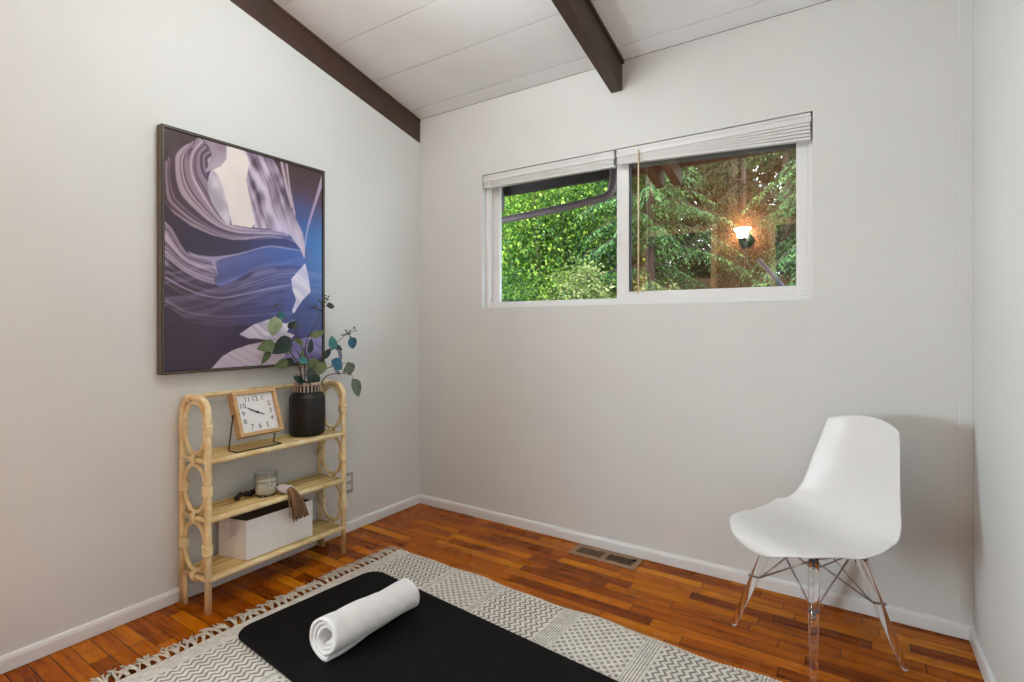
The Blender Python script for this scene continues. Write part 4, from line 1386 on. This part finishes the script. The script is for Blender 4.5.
for k in range(nt_):
    v = 0.012 + (RW - 0.024) * k / (nt_ - 1)
    b = MB()
    p0 = Vector(rug_pt(0.0, v))
    b.ball((p0.x - 0.006, p0.y, 0.0085), 0.0072, 8, 0.9)
    lean = rr_.uniform(-.030, .030)
    for q in range(5):
        ln = rr_.uniform(.055, .092)
        off = (q - 2) * 0.0042
        w1, w2 = rr_.uniform(-.008, .008), rr_.uniform(-.010, .010)
        pts = [(p0.x - 0.002, p0.y, 0.0085), (p0.x - ln * .35, p0.y + off + lean * .3 + w1 * .5, 0.0105 + rr_.uniform(0, .005)),
               (p0.x - ln * .7, p0.y + off * 1.8 + lean * .7 + w1, 0.006 + rr_.uniform(0, .006)), (p0.x - ln, p0.y + off * 2.6 + lean + w2, 0.0036)]
        b.tube(bez(pts, 4), [0.0030] * 12 + [0.0016], 6)
    b.build('fringe_tassel', M['fringe'], rug, org=(0, 0, 0))

def rounded_rect(x0, x1, y0, y1, r, n=10):
    P = []
    for cx_, cy_, a0 in ((x1 - r, y1 - r, 0), (x0 + r, y1 - r, 90), (x0 + r, y0 + r, 180), (x1 - r, y0 + r, 270)):
        for k in range(n + 1):
            a = math.radians(a0 + 90 * k / n)
            P.append((cx_ + r * math.cos(a), cy_ + r * math.sin(a)))
    return P
# yoga mat: rotated a touch, rounded corners, soft edge
MA = math.radians(-5.2)
MO = Vector((0.503, -0.842, 0.0))
def matp(x, y, z): return (MO.x + x * math.cos(MA) - y * math.sin(MA), MO.y + x * math.sin(MA) + y * math.cos(MA), z)
b = MB()
zb_, zt_ = 0.0125, 0.0195
lay = [(0.0015, zb_), (0.0, zb_ + 0.002), (0.0, zt_ - 0.002), (0.0022, zt_)]
rings_ = []
for ins, z in lay:
    P = rounded_rect(ins, 1.75 - ins, -0.655 + ins, -ins, 0.075 - ins)
    rings_.append([matp(x, y, z) for x, y in P])
n_ = len(rings_[0])
vs = [p for r in rings_ for p in r]
fs = [tuple(range(n_))[::-1], tuple(range(3 * n_, 4 * n_))]
for i in range(3):
    for k in range(n_): fs.append((i * n_ + k, i * n_ + (k + 1) % n_, (i + 1) * n_ + (k + 1) % n_, (i + 1) * n_ + k))
b.add(vs, fs)
tag(b.build('yoga_mat', M['mat'], org=(1.3, -1.25, 0.0125)), 'black yoga mat with rounded corners lying on the patterned rug', 'mat')

# rolled towel: a spiral of terry cloth
def towel():
    A, B = Vector((0.866, -1.408, 0)), Vector((0.904, -1.022, 0))
    ax = (B - A).normalized()
    sd = Vector((ax.y, -ax.x, 0))          # to the right as seen from the near end
    ln = (B - A).length
    zt = zt_ + 0.0004
    turns, R0, thk = 3.0, 0.072, 0.0115
    n, m = 120, 30
    rr = random.Random(3)
    vs, fs = [], []
    def rad(t, s):
        r = R0 - 0.0142 * turns * t
        return r
    for j in range(m + 1):
        s = j / m
        for side in (0, 1):
            for i in range(n + 1):
                t = i / n
                a = -1.20 - 0.45 * s - 2 * PI * turns * t       # starts low on the right, winds inwards
                r = rad(t, s) - thk * side
                big = 1.0 + 0.05 * math.sin(s * 5.0 + 1) + 0.03 * math.sin(s * 13 + a)
                sag = 0.90
                x = r * math.cos(a) * (1.06 + 0.03 * math.sin(s * 4)) * big
                z = r * math.sin(a) * sag * big
                if i < 10:                           # the loose outer edge settles on the mat
                    f = 1 - i / 10
                    x += 0.010 * f * (1 - s)
                    z -= 0.002 * f
                # end of the roll staggers: inner turns recede
                slip = (0.010 * math.sin(a * 1.0 + 0.5) + 0.016 * t) * (1 - s) ** 3 + (-0.008 * t) * s ** 3
                p = A + ax * (ln * s + slip) + sd * x
                wr = 0.0022 * math.sin(s * 31 + a * 2) * math.sin(a * 3 + s * 7)
                vs.append((p.x + wr, p.y, max(zt + (thk * 0.0), zt + R0 * 0.95 + z + wr)))
    w = n + 1
    for j in range(m):
        for side in (0, 1):
            o = (2 * j + side) * w
            p = (2 * (j + 1) + side) * w
            for i in range(n):
                f = (o + i, o + i + 1, p + i + 1, p + i)
                fs.append(f if side else f[::-1])
        for i in (0, n):
            o, q, p, r_ = 2 * j * w + i, (2 * j + 1) * w + i, 2 * (j + 1) * w + i, (2 * j + 3) * w + i
            fs.append((o, q, r_, p))
    for j in (0, m):
        for i in range(n):
            o, q = 2 * j * w + i, (2 * j + 1) * w + i
            fs.append((o, o + 1, q + 1, q))
    b = MB()
    b.add(vs, fs, True)
    o = b.build('rolled_towel', M['towel'], org=(0.89, -1.21, zt))
    tag(o, 'rolled white towel lying on the black yoga mat', 'towel')
towel()

# ------------------------------------------------------------------ shell chair
CX, CY = 2.284, -0.366
FD = Vector((-0.655, -0.755, 0)).normalized()
SD = Vector((-FD.y, FD.x, 0))
def chp(f, s, z): return Vector((CX, CY, 0)) + FD * f + SD * s + Vector((0, 0, z))
ch = thing('shell_chair', 'white moulded shell chair with clear acrylic legs near the right corner', 'chair', (CX, CY, 0))
prof = bez([(0.266, 0.376, 0), (0.262, 0.405, 0), (0.222, 0.424, 0), (0.12, 0.420, 0), (0.02, 0.407, 0), (-0.07, 0.402, 0), (-0.138, 0.420, 0), (-0.180, 0.468, 0), (-0.206, 0.545, 0), (-0.228, 0.645, 0), (-0.250, 0.735, 0), (-0.262, 0.80, 0), (-0.266, 0.828, 0)], 10)
acc = [0.0]
for p, q in zip(prof[:-1], prof[1:]): acc.append(acc[-1] + (q - p).length)
TL_ = acc[-1]
def prof_at(t):
    d = t * TL_
    for i in range(len(acc) - 1):
        if acc[i + 1] >= d:
            f = (d - acc[i]) / max(1e-9, acc[i + 1] - acc[i])
            return prof[i].lerp(prof[i + 1], f)
    return prof[-1]
def half_width(t):
    return float(np.interp(t, [0, 0.12, 0.30, 0.46, 0.56, 0.68, 0.82, 1.0], [0.234, 0.246, 0.254, 0.246, 0.224, 0.202, 0.182, 0.160]))
def shell_pt(a, c):
    ka = 0.37 if a < 0 else 0.12
    q, r = a * math.sqrt(1 - ka * c * c), c * math.sqrt(1 - (0.40 if a < 0 else 0.19) * a * a)
    t = (q + 1) / 2
    p = prof_at(min(1, max(0, t)))
    s = r
    w = half_width(t)
    e = s * s
    seat = max(0.0, 1 - abs(t - 0.22) / 0.26)
    hip = max(0.0, 1 - abs(t - 0.46) / 0.20)
    back = min(1.0, max(0.0, (t - 0.46) / 0.2))
    z = p.y + e * (0.018 * seat + 0.052 * hip) - 0.03 * e * e * seat * 0.0
    f = p.x + e * (0.050 * back + 0.040 * hip)
    front = max(0.0, 1 - t / 0.14)
    z -= 0.012 * e * front
    return (f, s * w, z)
N_, K_ = 44, 26
vs, fs = [], []
for j in range(N_ + 1):
    for i in range(K_ + 1):
        vs.append(chp(*shell_pt(-1 + 2 * j / N_, -1 + 2 * i / K_)))
for j in range(N_):
    for i in range(K_):
        a = j * (K_ + 1) + i
        fs.append((a, a + 1, a + K_ + 2, a + K_ + 1))
b = MB()
b.add(vs, fs, True)
so = b.build('seat_shell', M['shell'], ch)
md = so.modifiers.new('thickness', 'SOLIDIFY')
md.thickness = 0.007
md.offset = 0.0
md = so.modifiers.new('smooth', 'SUBSURF')
md.levels = 1
md.render_levels = 1
dirs = [Vector((-1, -0.05, 0)), Vector((0.06, -1, 0)), Vector((1, 0.07, 0)), Vector((-0.05, 1, 0))]
dirs = [d.normalized() for d in dirs]
cc = Vector((CX, CY, 0))
def lp(i, z): return cc + dirs[i] * (0.272 - 0.375 * z) + Vector((0, 0, z))
for i in range(4):
    b = MB()
    b.tube([lp(i, 0.0008), lp(i, 0.012), lp(i, 0.10), lp(i, 0.22), lp(i, 0.33), lp(i, 0.378)], [0.0095, 0.0108, 0.0135, 0.0168, 0.0168, 0.0150], 14)
    lg = b.build('leg', M['acrylic'], ch)
    b = MB()
    b.tube([lp(i, 0.352) - dirs[i] * 0.021, lp(i, 0.352) + dirs[i] * 0.022], 0.0042, 8)
    b.tube([lp(i, 0.21) - dirs[i] * 0.022, lp(i, 0.21) + dirs[i] * 0.020], 0.0042, 8)
    b.ball(lp(i, 0.21) + dirs[i] * 0.020, 0.0062, 8)
    b.ball(lp(i, 0.352) + dirs[i] * 0.021, 0.0062, 8)
    b.build('bolt', M['chrome'], lg)
top = [cc + dirs[i] * 0.118 + Vector((0, 0, 0.362)) for i in range(4)]
b = MB()
for i in range(4):
    for j in ((i + 1) % 4, (i + 3) % 4):
        b.tube([lp(i, 0.21) - dirs[i] * 0.019, top[j]], 0.0030, 8)
    b.tube([top[i], top[(i + 1) % 4]], 0.0042, 8)
    b.tube([top[i], top[i] + Vector((0, 0, 0.026)) - dirs[i] * 0.01], 0.0075, 8)
    b.tube([top[i], lp(i, 0.352) - dirs[i] * 0.02], 0.0042, 8)
b.build('wire_brace', M['chrome'], ch)

# ------------------------------------------------------------------ outdoors: eave fittings, trees, fence, ground
b = MB()
b.box(-14, 9, T, 16, -0.5, -0.38)
struct(b.build('ground', M['soil']))
dp = thing('downspout', 'grey brown downspout pipe under the eave outside the left pane', 'pipe', (0.9, 0.75, 2.0))
b = MB()
b.tube(bez([(-0.55, 0.75, 1.962), (0.0, 0.75, 1.975), (0.55, 0.75, 2.004), (0.93, 0.75, 2.036), (1.005, 0.75, 2.050), (1.045, 0.75, 2.090), (1.058, 0.75, 2.185), (1.058, 0.75, 2.33)], 8), 0.027, 12)
b.build('pipe', M['pipe'], dp)
b = MB()
b.box(0.09, 0.15, 0.72, 0.79, 2.06, 2.36, 0.004)
b.tube([(0.12, 0.75, 1.975), (0.12, 0.75, 2.06)], 0.008)
b.build('bracket', M['pipe'], dp)
for x, ye, lab in ((1.365, 0.80, 'dark rafter tail under the eave outside the right pane, nearer the window mullion'), (1.475, 0.80, 'dark rafter tail under the eave outside the right pane, farther from the mullion')):
    b = MB()
    z_end = 2.06
    b.prism([(0.16, z_end + 0.146), (0.785, z_end), (0.785, z_end + 0.10), (0.16, z_end + 0.246)], 'x', x - 0.026, x + 0.026)
    tag(b.build('rafter_tail', M['beam'], org=(x, 0.45, z_end)), lab, 'rafter', 'rafter tails under the eave')
b = MB()
b.tube([(1.925, 0.90, 1.575), (2.055, 0.94, 1.405), (2.22, 0.98, 1.19), (2.22, 0.98, -0.38)], 0.013, 10)
tag(b.build('handrail', plain('blue_grey_rail', rgb(112, 112, 130), 0.4, 0.08), org=(2.1, 0.92, -0.38)), 'blue grey metal rail slanting down outside the right pane', 'rail')
fn = thing('wooden_fence', 'dark brown board fence behind the conifer boughs outside', 'fence', (0.5, 7.6, -0.38))
b = MB()
for k in range(100):
    x = -10.2 + k * 0.15
    b.box(x, x + 0.146, 7.60, 7.62, -0.37, 2.06 + 0.01 * math.sin(k * 5), 0.002)
b.build('boards', M['fence'], fn)
for z in (0.2, 1.0, 1.85):
    b = MB()
    b.box(-10.2, 4.8, 7.55, 7.598, z, z + 0.09, 0.003)
    b.build('rail', M['fence'], fn)

nr = np.random.RandomState(7)
def leaf_mesh(name, pos, dr, nm, ln, wd, mat, parent):
    """Many folded leaves as one crown: pos, direction, normal arrays (n, 3) and sizes (n,)."""
    dr = dr / (np.linalg.norm(dr, axis=1, keepdims=True) + 1e-9)
    sd = np.cross(dr, nm)
    sd /= (np.linalg.norm(sd, axis=1, keepdims=True) + 1e-9)
    nn = np.cross(sd, dr)
    L_, W_ = ln[:, None], wd[:, None]
    p0 = pos
    p1 = pos + dr * L_ * 0.45 + sd * W_ * 0.5 + nn * W_ * 0.12
    p2 = pos + dr * L_ - nn * L_ * 0.12
    p3 = pos + dr * L_ * 0.45 - sd * W_ * 0.5 + nn * W_ * 0.12
    co = np.stack([p0, p1, p2, p3], 1).reshape(-1, 3) - np.array(root_loc(parent))
    n = len(pos)
    i = np.arange(n) * 4
    tri = np.stack([i, i + 1, i + 2, i, i + 2, i + 3], 1).reshape(-1)
    me = bpy.data.meshes.new(name)
    me.vertices.add(4 * n)
    me.vertices.foreach_set('co', co.astype(np.float32).ravel())
    me.loops.add(6 * n)
    me.loops.foreach_set('vertex_index', tri.astype(np.int32))
    me.polygons.add(2 * n)
    me.polygons.foreach_set('loop_start', (np.arange(2 * n) * 3).astype(np.int32))
    me.polygons.foreach_set('loop_total', np.full(2 * n, 3, np.int32))
    me.update(calc_edges=True)
    me.validate()
    me.materials.append(mat)
    o = bpy.data.objects.new(name, me)
    C.objects.link(o)
    o.parent = parent
    return o

def broadleaf(name, label, x, y, h, r, nclump, nleaf, size, mat, low=0.15, group=None):
    t = thing(name, label, 'shrub' if 'shrub' in name else 'tree', (x, y, -0.38), group)
    b = MB()
    pos, dr, nm, sz = [], [], [], []
    for k in range(nclump):
        a = nr.rand() * 2 * PI
        f = low + (1 - low) * nr.rand()
        rad_ = r * math.sqrt(nr.rand()) * (1 - 0.45 * max(0, f - 0.5) * 2)
        c_ = np.array([x + rad_ * math.cos(a), y + rad_ * math.sin(a), -0.38 + h * f])
        if k % 3 == 0:
            b.tube(bez([(x + nr.randn() * .05, y + nr.randn() * .05, -0.38), (x + (c_[0] - x) * .35, y + (c_[1] - y) * .35, -0.38 + h * f * .55), tuple(c_)], 5), [0.022 - 0.0017 * q for q in range(11)], 6)
        n = nleaf
        p = nr.randn(n, 3) * np.array([0.20, 0.20, 0.17]) * (r / 1.1) * (0.6 + 0.8 * nr.rand())
        pos.append(c_ + p)
        d = p / (np.linalg.norm(p, axis=1, keepdims=True) + 1e-6) + nr.randn(n, 3) * 0.6 + np.array([0, -0.1, -0.35])
        dr.append(d)
        nm.append(np.array([0, -0.25, 1.0]) + nr.randn(n, 3) * 0.55)
        sz.append(size * (0.6 + 0.8 * nr.rand(n)))
    pos, dr, nm, sz = np.concatenate(pos), np.concatenate(dr), np.concatenate(nm), np.concatenate(sz)
    keep = pos[:, 1] > 1.0
    b.build('stems', M['bark'], t)
    leaf_mesh('foliage', pos[keep], dr[keep], nm[keep], sz[keep], sz[keep] * 0.55, mat, t)
    return t

def conifer(name, label, x, y, h, r, nb, mat, droop=0.5, start=0.06, tr=0.10, group=None):
    """Trunk, drooping boughs and flat hanging sprays of needles."""
    t = thing(name, label, 'tree', (x, y, -0.38), group)
    b = MB()
    b.tube([(x, y, -0.38), (x + .02, y, h * .4), (x, y + .03, h - .38)], [tr, tr * .75, 0.015], 10)
    tb = MB()
    pos, dr, nm, sz, wz = [], [], [], [], []
    for k in range(nb):
        f = start + (1 - start) * (k + nr.rand()) / nb
        a = nr.rand() * 2 * PI
        L_ = r * (1.05 - f * 0.75) * (0.75 + 0.4 * nr.rand())
        z0 = -0.38 + h * f
        dv = np.array([math.cos(a), math.sin(a), 0])
        m = max(6, int(L_ / 0.075))
        pts = []
        for i in range(m + 1):
            q = i / m
            pts.append(np.array([x, y, z0]) + dv * L_ * q + np.array([0, 0, L_ * (0.12 * q - droop * q * q)]))
        if pts[-1][1] < 1.1: continue
        tb.tube([tuple(p) for p in pts], [0.014 * (1 - 0.8 * i / m) for i in range(m + 1)], 5)
        sdv = np.array([-dv[1], dv[0], 0])
        for i in range(1, m + 1):
            q = i / m
            for s in (-1, 1):
                tl_ = (0.30 * (1 - 0.65 * q) + 0.06) * (0.7 + 0.6 * nr.rand()) * min(1.0, r / 1.3 + .2)
                td = sdv * s * 0.8 + dv * 0.7 + np.array([0, 0, -0.35 - 0.4 * nr.rand()])
                td /= np.linalg.norm(td)
                n = max(4, int(tl_ / 0.020))
                u = (np.arange(n) + nr.rand(n)) / n
                base_ = pts[i] + td * (u * tl_)[:, None] + np.array([0, 0, -1.0]) * (u * u * tl_ * 0.5)[:, None]
                sgn = np.where(np.arange(n) % 2 == 0, 1.0, -1.0)[:, None]
                sv = np.cross(td, np.array([0, 0, 1.0]))
                d = td + sv * sgn * 0.75 + np.array([0, 0, -0.45]) + nr.randn(n, 3) * 0.18
                pos.append(base_)
                dr.append(d)
                nm.append(np.array([0, 0, 1.0]) + nr.randn(n, 3) * 0.3)
                sz.append(0.062 * (1.1 - 0.5 * u) * (0.7 + 0.6 * nr.rand(n)))
    pos, dr, nm, sz = np.concatenate(pos), np.concatenate(dr), np.concatenate(nm), np.concatenate(sz)
    b.build('trunk', M['bark'], t)
    tb.build('boughs', M['bark'], t)
    leaf_mesh('needles', pos, dr, nm, sz, sz * 0.34, mat, t)
    return t

G = 'trees and shrubs outside the window'
broadleaf('leafy_tree', 'bright green leafy tree filling the left half of the left pane', -1.35, 3.9, 3.6, 1.15, 60, 620, 0.052, M['leaf_bright'], .25, G)
broadleaf('leafy_tree', 'mid green leafy tree behind the window mullion', -0.62, 4.7, 3.8, 1.05, 54, 600, 0.055, M['leaf_mid'], .2, G)
broadleaf('leafy_shrub', 'pale yellow-green shrub low in the left pane beside the mullion', -0.48, 3.2, 2.2, 0.55, 22, 360, 0.042, M['leaf_pale'], .3, G)
broadleaf('leafy_shrub', 'pale sunlit shrub behind the conifer trunk in the right pane', 0.42, 3.5, 1.95, 0.42, 12, 190, 0.06, M['leaf_pale'], .45, G)
broadleaf('leafy_shrub', 'dark green shrub with bare twigs at the lower left of the left pane', -1.35, 2.75, 1.95, 0.75, 24, 420, 0.045, M['leaf_mid'], .3, G)
conifer('conifer', 'blue-green conifer with drooping boughs and dark trunk in the right pane', 0.18, 4.1, 5.6, 1.55, 64, M['needle'], 0.42, .30, .085, G)
conifer('conifer', 'hanging conifer boughs at the upper right of the right pane', 2.75, 3.7, 5.8, 2.1, 90, M['needle'], 0.55, .32, .10, G)
conifer('conifer', 'olive conifer standing before the fence at centre of the right pane', 1.10, 5.4, 4.6, 1.2, 54, M['needle_dark'], 0.6, .22, .08, G)
conifer('conifer', 'tall dark conifer beyond the leafy trees at the far left', -3.6, 7.6, 7.5, 2.0, 70, M['needle_dark'], 0.5, .05, .13, G)
conifer('conifer', 'tall dark conifer rising behind the fence, seen left of the mullion', -1.7, 8.8, 8.5, 2.2, 76, M['needle_dark'], 0.5, .05, .14, G)
conifer('conifer', 'tall dark conifer rising behind the fence, seen right of the mullion', 0.3, 9.2, 8.5, 2.2, 76, M['needle_dark'], 0.5, .05, .14, G)
conifer('conifer', 'tall dark conifer behind the fence at the right edge of the view', 2.3, 9.0, 8.0, 2.1, 70, M['needle_dark'], 0.5, .05, .14, G)
broadleaf('leafy_tree', 'broad green tree farther back at the left edge of the left pane', -2.7, 5.6, 4.6, 1.4, 54, 520, 0.075, M['leaf_bright'], .2, G)
for x_, y_, lab in ((-6.0, 11.5, 'far dark green tree at the left end of the rear row'), (-3.6, 12.2, 'far dark green tree second from the left in the rear row'), (-1.2, 12.0, 'far dark green tree at the middle of the rear row'), (1.2, 12.4, 'far dark green tree second from the right in the rear row'), (3.5, 11.8, 'far dark green tree at the right end of the rear row')):
    broadleaf('far_tree', lab, x_, y_, 8.0, 2.2, 70, 150, 0.24, M['needle_dark'], .03, G)
conifer('conifer', 'dark conifer close behind the fence in the middle of the right pane', 1.35, 8.4, 7.0, 1.7, 66, M['needle_dark'], 0.55, .05, .12, G)
